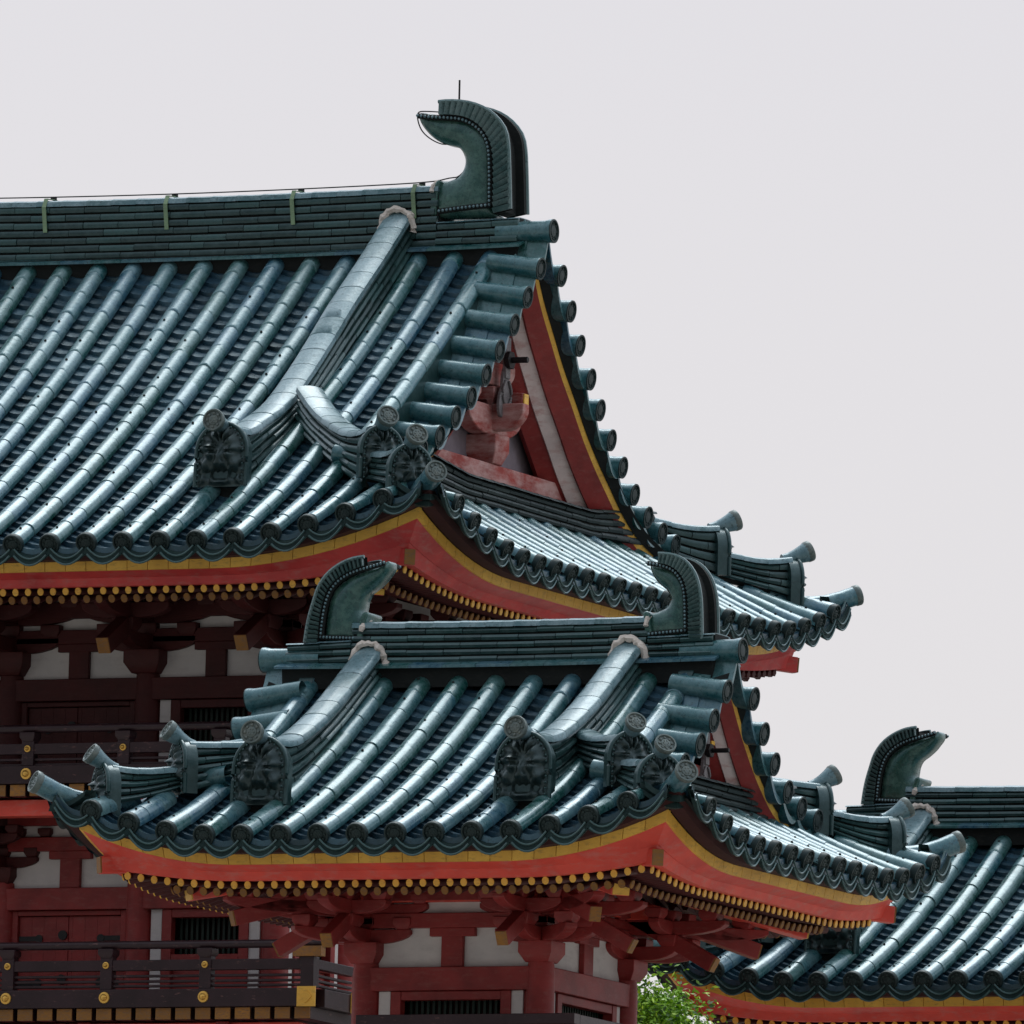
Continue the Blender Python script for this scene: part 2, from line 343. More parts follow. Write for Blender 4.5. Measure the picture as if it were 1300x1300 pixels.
# ------------------------------------------------------------------ layered ridge
def layered_ridge(name, path, side, wb, wt, n, parent, capw=None, step=0.30, caph=0.085, mats=('ridge', 'under', 'cap')):
    """path: list of (x,y,zb,zt); side: horizontal unit vector. Tiles laid in n courses with an arched cap."""
    side = V(side); capw = capw or wt+0.03
    P4 = [V((p[0], p[1], 0)) for p in path]
    L = [0]
    for a, b_ in zip(path, path[1:]): L.append(L[-1]+math.dist(a[:2]+(a[3],), b_[:2]+(b_[3],)))
    def at(d):
        d = min(max(d, 0), L[-1]); j = 0
        while j < len(L)-2 and L[j+1] < d: j += 1
        k = (d-L[j])/max(1e-9, L[j+1]-L[j]); a, b_ = path[j], path[j+1]
        return [a[i]+(b_[i]-a[i])*k for i in range(4)]
    mb = MB(); T = L[-1]
    mb_core = []
    segs = max(1, round(T/step)); st = T/segs
    # core
    nn = segs*3
    for i in range(nn):
        a, b_ = at(T*i/nn), at(T*(i+1)/nn)
        def c(p, s_, top): 
            w = (wt if top else wb)-0.035; z = p[3] if top else p[2]
            return V((p[0], p[1], z))+side*(s_*w)
        mb.hexa([c(a, -1, 0), c(b_, -1, 0), c(b_, 1, 0), c(a, 1, 0), c(a, -1, 1), c(b_, -1, 1), c(b_, 1, 1), c(a, 1, 1)], 0.0, 1)
    for j in range(n):
        f0, f1 = j/n, (j+0.80)/n; fm = (f0+f1)/2; w = wb+(wt-wb)*fm
        off = (j % 2)*0.5+random.uniform(-.08, .08)
        for s_ in (-1, 1):
            k = -1
            while True:
                d0, d1 = max(0, (k+off)*st), min(T, (k+1+off)*st-0.006)
                k += 1
                if d0 >= T-0.01: break
                if d1-d0 < 0.02: continue
                tone = random.random(); jit = random.uniform(-0.004, 0.004); zj = random.uniform(-.003, .003)
                m_ = 3; rows = []
                for q in range(m_+1):
                    p = at(d0+(d1-d0)*q/m_); H = p[3]-p[2]; z0, z1 = p[2]+H*f0+zj, p[2]+H*f1+zj
                    c = V((p[0], p[1], 0)); w0 = w+jit
                    rows.append([c+side*(s_*(w0-0.05))+V((0, 0, z0)), c+side*(s_*(w0-0.004))+V((0, 0, z0+0.002)), c+side*(s_*(w0+0.006))+V((0, 0, (z0+z1)/2)),
                                 c+side*(s_*(w0-0.006))+V((0, 0, z1-0.003)), c+side*(s_*(w0-0.05))+V((0, 0, z1+0.004))])
                vs = [v_ for r_ in rows for v_ in r_]; fs = []
                for q in range(m_):
                    for i in range(4): fs.append((q*5+i, q*5+i+1, q*5+5+i+1, q*5+5+i))
                fs += [(0, 1, 2, 3, 4), (m_*5+4, m_*5+3, m_*5+2, m_*5+1, m_*5)]
                mb.add(vs, fs, tone, 0)
    # cap tiles
    cs = max(1, round(T/0.24)); na = 8
    for i in range(cs):
        d0, d1 = T*i/cs, T*(i+1)/cs-0.0015
        vs = []; tone = random.random(); dz = random.uniform(0, 0.003)
        for q in range(3):
            p = at(d0+(d1-d0)*q/2); lift_ = (0.003 if q == 0 else 0.0)+dz
            for k in range(na+1):
                an = math.pi*k/na
                x = math.cos(an)*(capw); z = (abs(math.sin(an))**0.5)*caph
                vs.append(V((p[0], p[1], p[3]-0.012+z+lift_))+side*x)
        fs = [(q*(na+1)+k, q*(na+1)+k+1, (q+1)*(na+1)+k+1, (q+1)*(na+1)+k) for q in range(2) for k in range(na)]
        fs += [tuple(range(na+1)), tuple(range(2*(na+1), 3*(na+1)))[::-1]]
        mb.add(vs, fs, tone, 2)
        # underside lip of the cap
    return mb.build(name, list(mats), parent, 50)

def finial(parent, base, dr, ln, rise, r=0.09):
    """round tile that juts from the cap end and flares to a round face"""
    mb = MB(); dr = V(dr).normalized(); pts = []; rs = []
    for i in range(8):
        q = i/7; pts.append(V(base)+dr*(ln*q)+V((0, 0, rise*(q**1.35)))); rs.append(r*(0.55+0.45*q**1.7))
    mb.tube(pts, rs, 16, 0.7, 0)
    o = mb.build('round_finial', ['cap'], parent, 45)
    tip = pts[-1]; d = (pts[-1]-pts[-3]).normalized()
    link('round_cap', PDISC, parent, basis(d, loc=tip+d*0.03) @ Matrix.Scale(r/0.095*1.03, 4))
    return o

# ------------------------------------------------------------------ ridge-end ornament (fish-tail shaped)
MAIN_ORN = dict(
    body=[(485, 650), (478, 600), (485, 560), (500, 500), (540, 498), (575, 485), (598, 462), (609, 430), (606, 400), (588, 368), (560, 355), (520, 345), (480, 322), (445, 288), (422, 255), (413, 228), (418, 217), (430, 215),
          (470, 222), (520, 230), (600, 240), (650, 262), (692, 298), (718, 345), (726, 400), (728, 610), (728, 650)],
    bead=[(425, 232), (480, 240), (550, 245), (610, 255), (655, 278), (690, 310), (712, 350), (722, 400), (726, 470), (728, 540), (730, 606)], bead2=[(730, 606), (640, 612), (525, 624)],
    inner=[(512, 236), (560, 237), (620, 248), (668, 274), (704, 312), (728, 360), (738, 410), (742, 480), (744, 640)],
    outer=[(512, 180), (565, 178), (640, 188), (705, 214), (755, 254), (790, 305), (803, 365), (808, 430), (812, 500), (818, 625)],
    collar=[(484, 640), (487, 555), (508, 498), (524, 498), (512, 560), (510, 640)], base=(485, 820, 650))
TUR_ORN = dict(
    body=[(596, 160), (606, 172), (604, 205), (580, 240), (555, 272), (515, 308), (480, 335), (462, 370), (456, 405), (453, 435), (464, 465), (486, 498), (482, 530), (455, 560), (440, 615), (300, 612), (252, 612),
          (252, 560), (256, 500), (262, 430), (275, 370), (300, 315), (345, 268), (400, 232), (470, 206), (540, 186)],
    bead=[(598, 174), (570, 183), (520, 197), (460, 212), (400, 235), (345, 270), (305, 315), (280, 370), (264, 440), (256, 510), (250, 585)], bead2=[(250, 585), (340, 590), (436, 594)],
    inner=[(492, 192), (440, 208), (385, 232), (330, 268), (290, 315), (265, 370), (250, 440), (243, 510), (238, 615)],
    outer=[(488, 140), (430, 148), (375, 168), (318, 202), (270, 248), (232, 312), (210, 385), (192, 450), (178, 520), (166, 615)],
    collar=[(448, 600), (455, 540), (466, 490), (480, 452), (504, 446), (514, 462), (500, 496), (490, 540), (482, 600)], base=(166, 480, 612))
TUR_ORN_R = dict(
    body=[(704, 100), (703, 112), (708, 135), (722, 165), (748, 195), (775, 218), (791, 245), (789, 272), (770, 295), (735, 310), (700, 320), (696, 360), (722, 420), (800, 425), (880, 422), (878, 330), (874, 250), (860, 190), (828, 145), (790, 124), (745, 112)],
    bead=[(705, 108), (740, 114), (785, 126), (822, 148), (850, 188), (864, 240), (869, 310), (872, 392)], bead2=[(872, 392), (800, 398), (722, 404)],
    inner=[(753, 112), (790, 120), (828, 140), (858, 176), (874, 225), (882, 290), (887, 425)],
    outer=[(755, 70), (795, 73), (835, 84), (872, 108), (902, 145), (922, 190), (934, 245), (940, 310), (945, 430)],
    collar=[(732, 405), (722, 360), (722, 318), (706, 306), (692, 312), (694, 350), (702, 400)], base=(0, 0, 0))
def ornament(name, data, fn, yc, parent, th, rod=False, scale_r=1.0):
    """fn(a,b) -> (x,z) in metres; yc the ridge line; th full thickness"""
    P = lambda lst: [fn(*p) for p in lst]
    mb = MB(); ol = [V((p.x, p.y)) for p in smooth_path([V((a, b_, 0)) for a, b_ in P(data['body'])+[P(data['body'])[0]]], 3)[:-1]]
    xs_ = [p.x for p in ol]; zs_ = [p.y for p in ol]; pts2 = list(ol); st = 0.030; n0 = len(ol)
    def dist(p):
        m_ = 9
        for i in range(n0):
            a, b_ = ol[i], ol[(i+1) % n0]; ab = b_-a; t_ = max(0, min(1, (p-a).dot(ab)/max(1e-12, ab.length_squared))); m_ = min(m_, (p-(a+ab*t_)).length)
        return m_
    def inside(p):
        c = False
        for i in range(n0):
            a, b_ = ol[i], ol[(i+1) % n0]
            if (a.y > p.y) != (b_.y > p.y) and p.x < (b_.x-a.x)*(p.y-a.y)/(b_.y-a.y)+a.x: c = not c
        return c
    x = min(xs_)
    while x < max(xs_):
        z = min(zs_)
        while z < max(zs_):
            p = V((x, z))
            if inside(p) and dist(p) > 0.012: pts2.append(p)
            z += st
        x += st
    from mathutils.geometry import delaunay_2d_cdt
    vo, eo, fo, _, _, _ = delaunay_2d_cdt(pts2, [], [list(range(n0))], 1, 1e-6)
    hy = [th*(0.20+0.19*math.sqrt(1-(1-min(1, dist(p)/(0.17*scale_r+0.03)))**2)) for p in vo]
    nv = len(vo)
    mb.add([(p.x, yc-h_, p.y) for p, h_ in zip(vo, hy)]+[(p.x, yc+h_, p.y) for p, h_ in zip(vo, hy)],
           [tuple(f_) for f_ in fo]+[tuple(q+nv for q in f_[::-1]) for f_ in fo]+[(i, (i+1) % n0, nv+(i+1) % n0, nv+i) for i in range(n0)], 0.45)
    o = mb.build(name, ['shibi'], parent, 60)
    mb = MB(); inn, out = P(data['inner']), P(data['outer'])
    n = 30
    I = resample(smooth_path([V((a, b_, 0)) for a, b_ in inn], 4), 1e9) if False else None
    def res(l, n):
        pts = smooth_path([V((a, b_, 0)) for a, b_ in l], 5); Ls = [0]
        for a, b_ in zip(pts, pts[1:]): Ls.append(Ls[-1]+(b_-a).length)
        o_ = []; j = 0
        for i in range(n+1):
            d = Ls[-1]*i/n
            while j < len(Ls)-2 and Ls[j+1] < d: j += 1
            o_.append(pts[j].lerp(pts[j+1], (d-Ls[j])/(Ls[j+1]-Ls[j])))
        return o_
    nr = 24; A, B = res(inn, nr*3), res(out, nr*3)
    for s_ in (-1, 1):
        poly = [(p.x, p.y) for p in A]+[(p.x, p.y) for p in B[::-1]]
        y0, y1 = yc+s_*th*0.30, yc+s_*th*0.42
        for i in range(nr*3):
            q = [A[i], A[i+1], B[i+1], B[i]]
            mb.add([(p.x, y0, p.y) for p in q]+[(p.x, y1, p.y) for p in q], [(0, 1, 2, 3), (4, 5, 6, 7), (0, 1, 5, 4), (2, 3, 7, 6)], 0.4, 2)
        for i in range(nr):   # overlapping feather tiles with dark gaps between
            a0, a1 = A[i*3], A[i*3+3]; b0, b1 = B[i*3], B[i*3+3]
            def mix(f, g_): return (a0.lerp(a1, f)).lerp(b0.lerp(b1, f), g_)
            q = [mix(0.26, 0.06), mix(1.0, 0.06), mix(1.0, 1.02), mix(0.26, 1.02)]
            ys = [yc+s_*th*0.44, yc+s_*th*0.54]
            mb.add([(p.x, ys[0], p.y) for p in q]+[(p.x, yc+s_*th*(0.54 if k in (0, 3) else 0.46), p.y) for k, p in enumerate(q)],
                   [(0, 1, 2, 3), (4, 5, 6, 7), (0, 1, 5, 4), (1, 2, 6, 5), (2, 3, 7, 6), (3, 0, 4, 7)], random.uniform(.4, 1), 1)
        E_ = res(out, 20)
        mb.tube([(p.x, yc+s_*th*0.47, p.y) for p in E_], th*0.045, 6, 0.9, 1)
    mb.prism([(p.x, p.y) for p in A]+[((p*0.45+q*0.55).x, (p*0.45+q*0.55).y) for p, q in zip(A[::-1], B[::-1])], lambda a, b_, d: (a, yc+d, b_), -th*0.29, th*0.29, 0.1, 2)
    mb.build('tail_fin', ['shibi', 'fin', 'under'], o, 35)
    mb = MB()
    for l in (data['bead'], data['bead2']):
        pts = smooth_path([V((a, b_, 0)) for a, b_ in P(l)], 6); rp = resample(pts, 0.036*scale_r)
        for p in rp:
            for s_ in (-1, 1): mb.ball((p.x, yc+s_*(th*0.375+0.030*scale_r), p.y), 0.0135*scale_r, 0.9, 0, 6, 4)
        for s_ in (-1, 1):
            mb.tube([(p.x, yc+s_*th*0.375, p.y) for p in pts], 0.026*scale_r, 6, 0.2, 1)
    mb.build('bead_trim', ['cap', 'under'], o, 60)
    mb = MB(); mb.prism(P(data['collar']), lambda a, b_, d: (a, yc+d, b_), -th*0.42, th*0.42, 0.6); mb.build('collar', ['shibi'], o, bevel=0.015)
    cb = P(data['collar']); cxm = cb[2][0]; zt_ = cb[2][1]; sgn = 1 if cxm > sum(p[0] for p in P(data['outer']))/len(data['outer']) else -1
    mb = MB(); pts = [(cxm+sgn*0.03+random.uniform(-.008, .008), yc-th*0.48*math.cos(math.pi*i/12), zt_-0.10+0.10*math.sin(math.pi*i/12)+random.uniform(-.006, .006)) for i in range(13)]
    mb.tube(pts, [0.022+random.uniform(-.005, .006) for _ in pts], 6, 0.3); mb.build('mortar_joint', ['mortar'], o)
    if rod:
        x, z = fn(561, 178); mb = MB(); mb.tube([(x, yc, z-0.02), (x-0.002, yc, z+0.21)], 0.009, 8, 0.5); mb.build('lightning_rod', ['black'], o)
    return o

# ------------------------------------------------------------------ the roof
class Roof:
    def __init__(s, root, **kw):
        s.root = root; s.__dict__.update(kw)
    def h(s, t): return s.h1*t+s.h2*t*t
    def lift(s, d, f=1.0): return f*s.lf*max(0.0, 1-d/s.ll)**2
    def hz(s, sx_, t, L=None):     # height of tile centre line
        L = L or s.a
        return s.z0+s.h(max(t, 0))+(s.h1*t if t < 0 else 0)+s.lift(L-abs(sx_))*max(0.0, 1-max(t, 0)/1.9)**1.6
    def P(s, k, sx_, t, dz=0.0):
        z = s.hz(sx_, t)+dz
        if k == 0: return V((s.cx+sx_, s.cy-s.a+t, z))
        if k == 1: return V((s.cx+s.a-t, s.cy+sx_, z))
        if k == 2: return V((s.cx-sx_, s.cy+s.a-t, z))
        return V((s.cx-s.a+t, s.cy-sx_, z))
    def tmax(s, k, sx_):
        d = s.a-abs(sx_)
        if k in (0, 2): return s.a-0.12 if abs(sx_) < int((s.g-0.3)/s.pitch)*s.pitch+0.02 else d
        return min(d, s.a-s.g+0.42)
    def inn(s, k): return [V((0, 1, 0)), V((-1, 0, 0)), V((0, -1, 0)), V((1, 0, 0))][k]
    def along(s, k): return [V((1, 0, 0)), V((0, 1, 0)), V((-1, 0, 0)), V((0, -1, 0))][k]

    def slope(s, k, caps=True, fine=True):
        pn = MB(); kk = s.nrow
        rows = [i*s.pitch for i in range(-kk, kk+1)]
        # sheathing under the tiles
        for i in range(-kk-1, kk+1):
            s0, s1 = max(-s.a+0.02, i*s.pitch), min(s.a-0.02, (i+1)*s.pitch)
            if s1 <= s0: continue
            T0, T1 = s.tmax(k, s0+1e-3), s.tmax(k, s1-1e-3)
            T0, T1 = (max(T0, T1),)*2 if abs(T0-T1) > 0.6 and abs(s0+s1)/2 < int((s.g-0.3)/s.pitch)*s.pitch else ((min(T0, T1),)*2 if abs(T0-T1) > 0.6 else (T0, T1))
            m_ = 12; vs = []
            for q in range(m_+1): vs += [s.P(k, s0, 0.03+(T0-0.03)*q/m_, -0.105), s.P(k, s1, 0.03+(T1-0.03)*q/m_, -0.105)]
            pn.add(vs, [(2*q, 2*q+1, 2*q+3, 2*q+2) for q in range(m_)], 0.0, 1)
        # pans
        for i in range(-kk-1, kk+1):
            sc = (i+0.5)*s.pitch
            if abs(sc) > s.a-0.12: continue
            TM = s.tmax(k, sc)
            hw = s.pitch*0.5-0.015; t_ = 0.0; st = 0.108
            while t_ < TM-0.03:
                te = min(t_+st+0.02, TM+0.03); vs = []; jz = random.uniform(-.003, .004); js = random.uniform(-.006, .006)
                nq = 6
                for q in range(nq+1):
                    x = -1+2*q/nq; sg = 0.055*(x*x)-0.075
                    vs += [s.P(k, sc+js+x*hw, t_+0.006, sg-0.022+jz), s.P(k, sc+js+x*hw, t_, sg+0.026+jz), s.P(k, sc+js+x*hw, te, sg-0.018+jz)]
                fs = []
                for q in range(nq):
                    a = q*3; fs += [(a, a+3, a+4, a+1), (a+1, a+4, a+5, a+2)]
                pn.add(vs, fs, None, 0); t_ += st
        # cover rows
        for sr in rows:
            if abs(sr) > s.a-0.25: continue
            T = s.tmax(k, sr)-(0.02 if (k in (0, 2) and abs(sr) < s.g-0.3) else 0.10)
            
            t_ = -0.01; first = True
            base = random.uniform(0.15, 0.75); stag = random.uniform(0.72, 1.1)
            while t_ < T-0.04:
                ln = 0.292/ (1+0.15*(s.h1+2*s.h2*t_))*(stag if first else random.uniform(0.97, 1.03))
                te = min(t_+ln+0.012, T); vs = []; na = 10; tone = min(1, max(0, base+random.uniform(-.35, .35)))
                r0, r1 = s.rr*(1.012+random.uniform(0, .02)), s.rr*(0.965+random.uniform(0, .012)); jz_ = random.uniform(-.003, .003); jx = random.uniform(-.004, .004)
                ring = [(t_-0.001, r0*0.90), (t_, r0), (t_+0.02, r0), (te, r1)]
                for (tt, r_) in ring:
                    for q in range(na+1):
                        an = R(-8)+R(196)*q/na
                        vs.append(s.P(k, sr+jx+r_*math.cos(an), tt, jz_+r_*math.sin(an)))
                fs = [(w*(na+1)+q, w*(na+1)+q+1, (w+1)*(na+1)+q+1, (w+1)*(na+1)+q) for w in range(len(ring)-1) for q in range(na)]
                if te >= T-1e-4: fs.append(tuple(3*(na+1)+q for q in range(na+1)))
                pn.add(vs, fs, tone, 2)
                if fine and (first or random.random() < 0.28):
                    pn.ball(s.P(k, sr, t_+0.13, s.rr+0.001), 0.013, 0.0, 1, 6, 4)
                first = False; t_ += ln
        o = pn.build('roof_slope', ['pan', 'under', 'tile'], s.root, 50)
        if not caps: return o
        # eave: hanging pan ends
        mb = MB()
        for i in range(-kk-1, kk+1):
            sc = (i+0.5)*s.pitch
            if abs(sc) > s.a-0.1 or k == 3: continue
            hw = s.pitch*0.5+0.005; nq = 12
            for (o0, o1, d0, d1, m_) in ((0.0, 0.050, -0.030, -0.016, 0), (0.050, 0.062, -0.030, -0.03, 0), (-0.022, 0.0, -0.002, 0.012, 0)):
                vs = []
                for q in range(nq+1):
                    x = -1+2*q/nq; top = 0.085*(x*x)-0.115
                    vs += [s.P(k, sc+x*hw, d1, top-o0), s.P(k, sc+x*hw, d0, top-o1), s.P(k, sc+x*hw, d0+0.03, top-o1), s.P(k, sc+x*hw, d1+0.03, top-o0)]
                fs = []
                for q in range(nq):
                    for e_ in range(4): fs.append((q*4+e_, q*4+(e_+1) % 4, q*4+4+(e_+1) % 4, q*4+4+e_))
                mb.add(vs, fs, random.uniform(.2, .7), m_)
        for i in range(-kk-1, kk+1):
            sc = (i+0.5)*s.pitch
            if abs(sc) > s.a-0.1 or k == 3: continue
            hw = s.pitch*0.5-0.02
            for (dt, top0, r_) in ((-0.036, -0.172, 0.009), (-0.034, -0.118, 0.008), (0.02, -0.072, 0.010)):
                mb.tube([s.P(k, sc+x_*hw, dt, 0.085*x_*x_+top0) for x_ in (-1, -.75, -.5, -.25, 0, .25, .5, .75, 1)], r_, 6, 0.8, 1)
        mb.build('eave_pan_end', ['pan_end', 'ridge'], o, 40)
        for sr in rows:
            if abs(sr) > s.a-0.25: continue
            p = s.P(k, sr, -0.012); d = -(s.P(k, sr, 0.2)-s.P(k, sr, 0)).normalized()
            link('eave_tile_cap', DISC, o, basis(d, loc=p+d*0.01) @ Matrix.Scale(s.rr/0.083, 4))
        return o

    def board(s, k, name, mat, t0, t1, z0, z1, f0=1.0, f1=1.0, seg=0.0, gap=0.0, thick=0.05, parent=None):
        """board following the eave: outer bottom edge at (t0,z0), outer top at (t1,z1)"""
        mb = MB(); L = s.a-max(t0, t1); n = max(8, round(2*L/(seg or 0.2)))
        for i in range(n):
            a0, a1 = -1+2*i/n, -1+2*(i+1)/n
            ga = gap if seg else 0
            def pt(q, t_, z_, ff, extra=0):
                LL = s.a-t_; sx_ = q*LL
                p = s.P(k, sx_, t_); zz = s.z0+z_+s.lift(s.a-abs(sx_), ff)
                return V((p.x, p.y, zz))+s.inn(k)*extra
            q0, q1 = a0+ga/L, a1-ga/L
            vs = [pt(q0, t0, z0, f0), pt(q1, t0, z0, f0), pt(q1, t0, z0, f0, thick), pt(q0, t0, z0, f0, thick),
                  pt(q0, t1, z1, f1), pt(q1, t1, z1, f1), pt(q1, t1, z1, f1, thick), pt(q0, t1, z1, f1, thick)]
            mb.hexa(vs, random.random() if seg else 0.3)
        return mb.build(name, [mat], parent or s.root, 25)

    def eaves(s):
        for k in range(4):
            s.board(k, 'eave_fascia', 'dark', 0.10, 0.07, -0.135, -0.085, thick=0.12)
            s.board(k, 'gold_fascia_board', 'gold' if s.bright else 'gold', 0.25, 0.235, -0.212, -0.132, seg=0.19, gap=0.003, thick=0.06)
            s.board(k, 'red_eave_board', 'red' if s.bright else 'red_deep', 0.385, 0.27, -0.258, -0.213, 0.72, 1.0, thick=0.10)
            s.board(k, 'lower_eave_board', 'red' if s.bright else 'red_deep', 0.43, 0.392, -0.322, -0.255, 0.50, 0.72, thick=0.08)
            # soffit
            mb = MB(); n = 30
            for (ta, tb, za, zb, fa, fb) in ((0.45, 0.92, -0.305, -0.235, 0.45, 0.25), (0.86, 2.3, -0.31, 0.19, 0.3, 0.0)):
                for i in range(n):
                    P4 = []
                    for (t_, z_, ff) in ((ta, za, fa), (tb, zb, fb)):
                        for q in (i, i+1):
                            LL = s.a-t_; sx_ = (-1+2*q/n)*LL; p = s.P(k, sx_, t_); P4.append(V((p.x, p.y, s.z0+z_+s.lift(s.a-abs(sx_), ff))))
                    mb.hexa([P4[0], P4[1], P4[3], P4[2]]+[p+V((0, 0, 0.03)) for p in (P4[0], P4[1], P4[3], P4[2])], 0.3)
            mb.build('soffit', ['red_shaded'], s.root, 30)
        # rafters: nearest hundred of each kind on their own
        for (nm, me, t0, z0, sl, ff, sp) in (('flying_rafter', RAF1, 0.50, -0.352, 0.15, 0.48, 0.118), ('base_rafter', RAF2, 0.80, -0.385, 0.33, 0.36, 0.118)):
            items = []
            for k in range(4):
                L = s.a-t0-0.07; n = round(2*L/sp)
                for i in range(n+1):
                    sx_ = -L+2*L*i/n
                    p = s.P(k, sx_, t0); p = V((p.x, p.y, s.z0+z0+s.lift(s.a-abs(sx_), ff)))
                    items.append(((p-cpos).length+(1000 if k > 1 else 0)+(500 if s.xmin and p.x < s.xmin else 0), k, p))
            items.sort(key=lambda q: q[0])
            rest = MB()
            for j, (_, k, p) in enumerate(items):
                if k in (2,) and s.skip_back: continue
                d = -(s.inn(k)+V((0, 0, sl))).normalized()
                mw = basis(d, loc=p) @ Matrix.Diagonal((1, 1, 1.18, 1))
                if j < 100: link(nm, me, s.root, mw)
                else: rest.tube([mw @ V((0, 0, 0)), mw @ V((-1.0, 0, 0))], 0.036, 6, 0.4)
            r_ = rest.build(nm, ['red_shaded'], s.root)
            if r_: r_['kind'] = 'stuff'
        # corner rafters with gilt end plates
        for (sx_, sy) in ((1, -1), (-1, -1), (1, 1), (-1, 1)):
            cxy = V((s.cx+sx_*s.a, s.cy+sy*s.a, 0)); dd = V((-sx_, -sy, 0))
            for (d0, z_, w, hh, nm, gm, rise) in ((0.38, -0.325, 0.10, 0.14, 'corner_rafter', 'gold_old', 0.10), (0.92, -0.385, 0.15, 0.19, 'lower_corner_rafter', 'gold', 0.30)):
                zc = s.z0+z_+s.lift(d0, 0.55)
                p0 = cxy+dd*d0+V((0, 0, zc)); p1 = cxy+dd*2.15+V((0, 0, zc+(2.15-d0)*rise))
                mb = MB(); mb.beam(p0, p1, w, hh, 0.2); o = mb.build(nm, ['red' if s.bright else 'red_deep'], s.root, bevel=0.008)
                mb = MB(); dn = (p0-p1).normalized(); mb.beam(p0, p0+dn*0.012, w*0.93, hh*0.93, 0.6); mb.build('gilt_plate', [gm], o)

    def verge(s):
        """gable edges: short round tiles pointing outwards along both arms of each gable"""
        arr = s.vtab
        for sx_ in (1, -1):
            mb = MB()
            pts = {}
            for sy in (-1, 1):
                prev = None; ch = []
                for j, (y, z) in enumerate(arr):
                    if j == 0 and sy == 1: ch.append((y, z)); continue
                    # leave the lowest front ones under the hip ridge
                    xo = s.g-0.010*j*(s.a/4.55)
                    p = V((s.cx+sx_*xo, s.cy+s.vy+sy*y, z))
                    d = V((sx_, 0, -0.15 if j else 0.0)).normalized()
                    sc = 1.12 if j == 0 else s.rr/0.083
                    link('verge_tile', VERGE, s.root, basis(d, loc=p) @ Matrix.Scale(sc, 4))
                    ch.append((y, z))
                # pans between
                for j in range(len(ch)-1):
                    (ya, za), (yb, zb) = ch[j], ch[j+1]; nq = 8; vs = []
                    xo = s.g-0.010*(j+.5)*(s.a/4.55)
                    for q in range(nq+1):
                        f = q/nq; sg = 0.10*((2*f-1)**2)-0.135
                        y = s.cy+s.vy+sy*(ya+(yb-ya)*f); z = za+(zb-za)*f+sg
                        for (xx, dz) in ((-0.50, 0.10), (-0.22, 0.06), (-0.22, 0.035), (-0.03, 0.01), (-0.03, -0.05), (-0.06, -0.05), (-0.46, -0.03)):
                            vs.append(V((s.cx+sx_*(xo+xx), y, z+dz)))
                    fs = [(q*7+e_, q*7+e_+1, q*7+8+e_, q*7+7+e_) for q in range(nq) for e_ in range(6)]
                    mb.add(vs, fs, random.random(), 0)
            mb.build('verge_pan_tiles', ['tile'], s.root, 40)
            # bedding courses between the last upright row and the short edge tiles
            for sy in (-1, 1):
                mb = MB(); ks = int((s.g-0.3)/s.pitch)*s.pitch; prev = None; pts_ = smooth_path([V((0, y, z)) for y, z in arr], 4)
                for a_, b__ in zip(pts_, pts_[1:]):
                    def w2(p, x, top):
                        yy = s.cy+s.vy+sy*p.y; t_ = s.a-abs(yy-s.cy)
                        return (s.cx+sx_*x, yy, max(s.z0+s.h(t_)-0.02, p.z-0.02) if top else p.z-0.22)
                    mb.hexa([w2(a_, ks-0.05, 0), w2(a_, ks+0.075, 0), w2(b__, ks+0.075, 0), w2(b__, ks-0.05, 0), w2(a_, ks-0.05, 1), w2(a_, ks+0.075, 1), w2(b__, ks+0.075, 1), w2(b__, ks-0.05, 1)], 0.5)
                mb.build('verge_course', ['ridge'], s.root, 40)
            # barge boards
            for sy in (-1, 1):
                pts = [V((0, y, z)) for y, z in arr]; pts = smooth_path(pts, 4); sc = s.bs
                def strip(xa, oa, xb, ob, mat, nm, par, seg=False, back=0.16):
                    # a board whose face runs from (inset xa, drop oa) to (inset xb, drop ob)
                    mb = MB()
                    for i in range(len(pts)-1):
                        a, b_ = pts[i], pts[i+1]
                        def w(p, x, o_): return (s.cx+sx_*(s.g-x*sc), s.cy+s.vy+sy*p.y, p.z-o_*sc)
                        Q = ((xb, ob), (xb+0.06, ob-0.06), (xa+back, oa), (xa, oa))
                        A_ = [w(a, *q_) for q_ in Q]; B_ = [w(b_, *q_) for q_ in Q]
                        mb.hexa(A_+B_, random.random() if seg else 0.3)
                    return mb.build(nm, [mat], par, 30)
                b0 = strip(0.20, 0.26, 0.325, 0.455, 'red_mid', 'bargeboard', s.root)
                strip(0.16, 0.15, 0.21, 0.265, 'gold', 'gold_trim', b0, seg=True)
                strip(0.335, 0.41, 0.445, 0.565, 'pale_wood', 'inner_bargeboard', s.root)
                strip(0.41, 0.50, 0.58, 0.68, 'red_mid', 'gable_rafter', s.root)
                strip(0.10, 0.13, 0.17, 0.20, 'under', 'verge_soffit', s.root, back=0.5)
            # gable wall
            zt = s.vtab[0][1]; yb = s.vtab[-1][0]*0.86; zf = s.zfoot; xg = s.cx+sx_*(s.g-0.70)
            mb = MB(); poly = [(-yb, zf-0.2), (yb, zf-0.2)]+[(y, z-0.36) for y, z in arr[::-1] if y < yb]+[(-y, z-0.36) for y, z in arr[1:] if y < yb]
            cyy = s.cy+s.vy
            mb.prism(poly, lambda a, b_, d: (xg+sx_*d, cyy+a, b_), -0.08, 0.0, 0.3); gw = mb.build('gable_wall', ['mauve'], s.root)
            q = s.bs
            mb = MB(); mb.box(*sorted((xg+sx_*0.003, xg+sx_*0.22)), cyy-yb*0.86, cyy+yb*0.86, zf+0.02, zf+0.24*q, 0.2); mb.build('tie_beam', ['red_worn'], gw, bevel=0.01)
            mb = MB()
            mb.box(*sorted((xg+sx_*0.003, xg+sx_*0.16)), cyy-0.09*q, cyy+0.09*q, zf+0.24*q, zt-0.75*q, 0.3)
            mb.build('king_post', ['red_shaded'], gw, bevel=0.01)
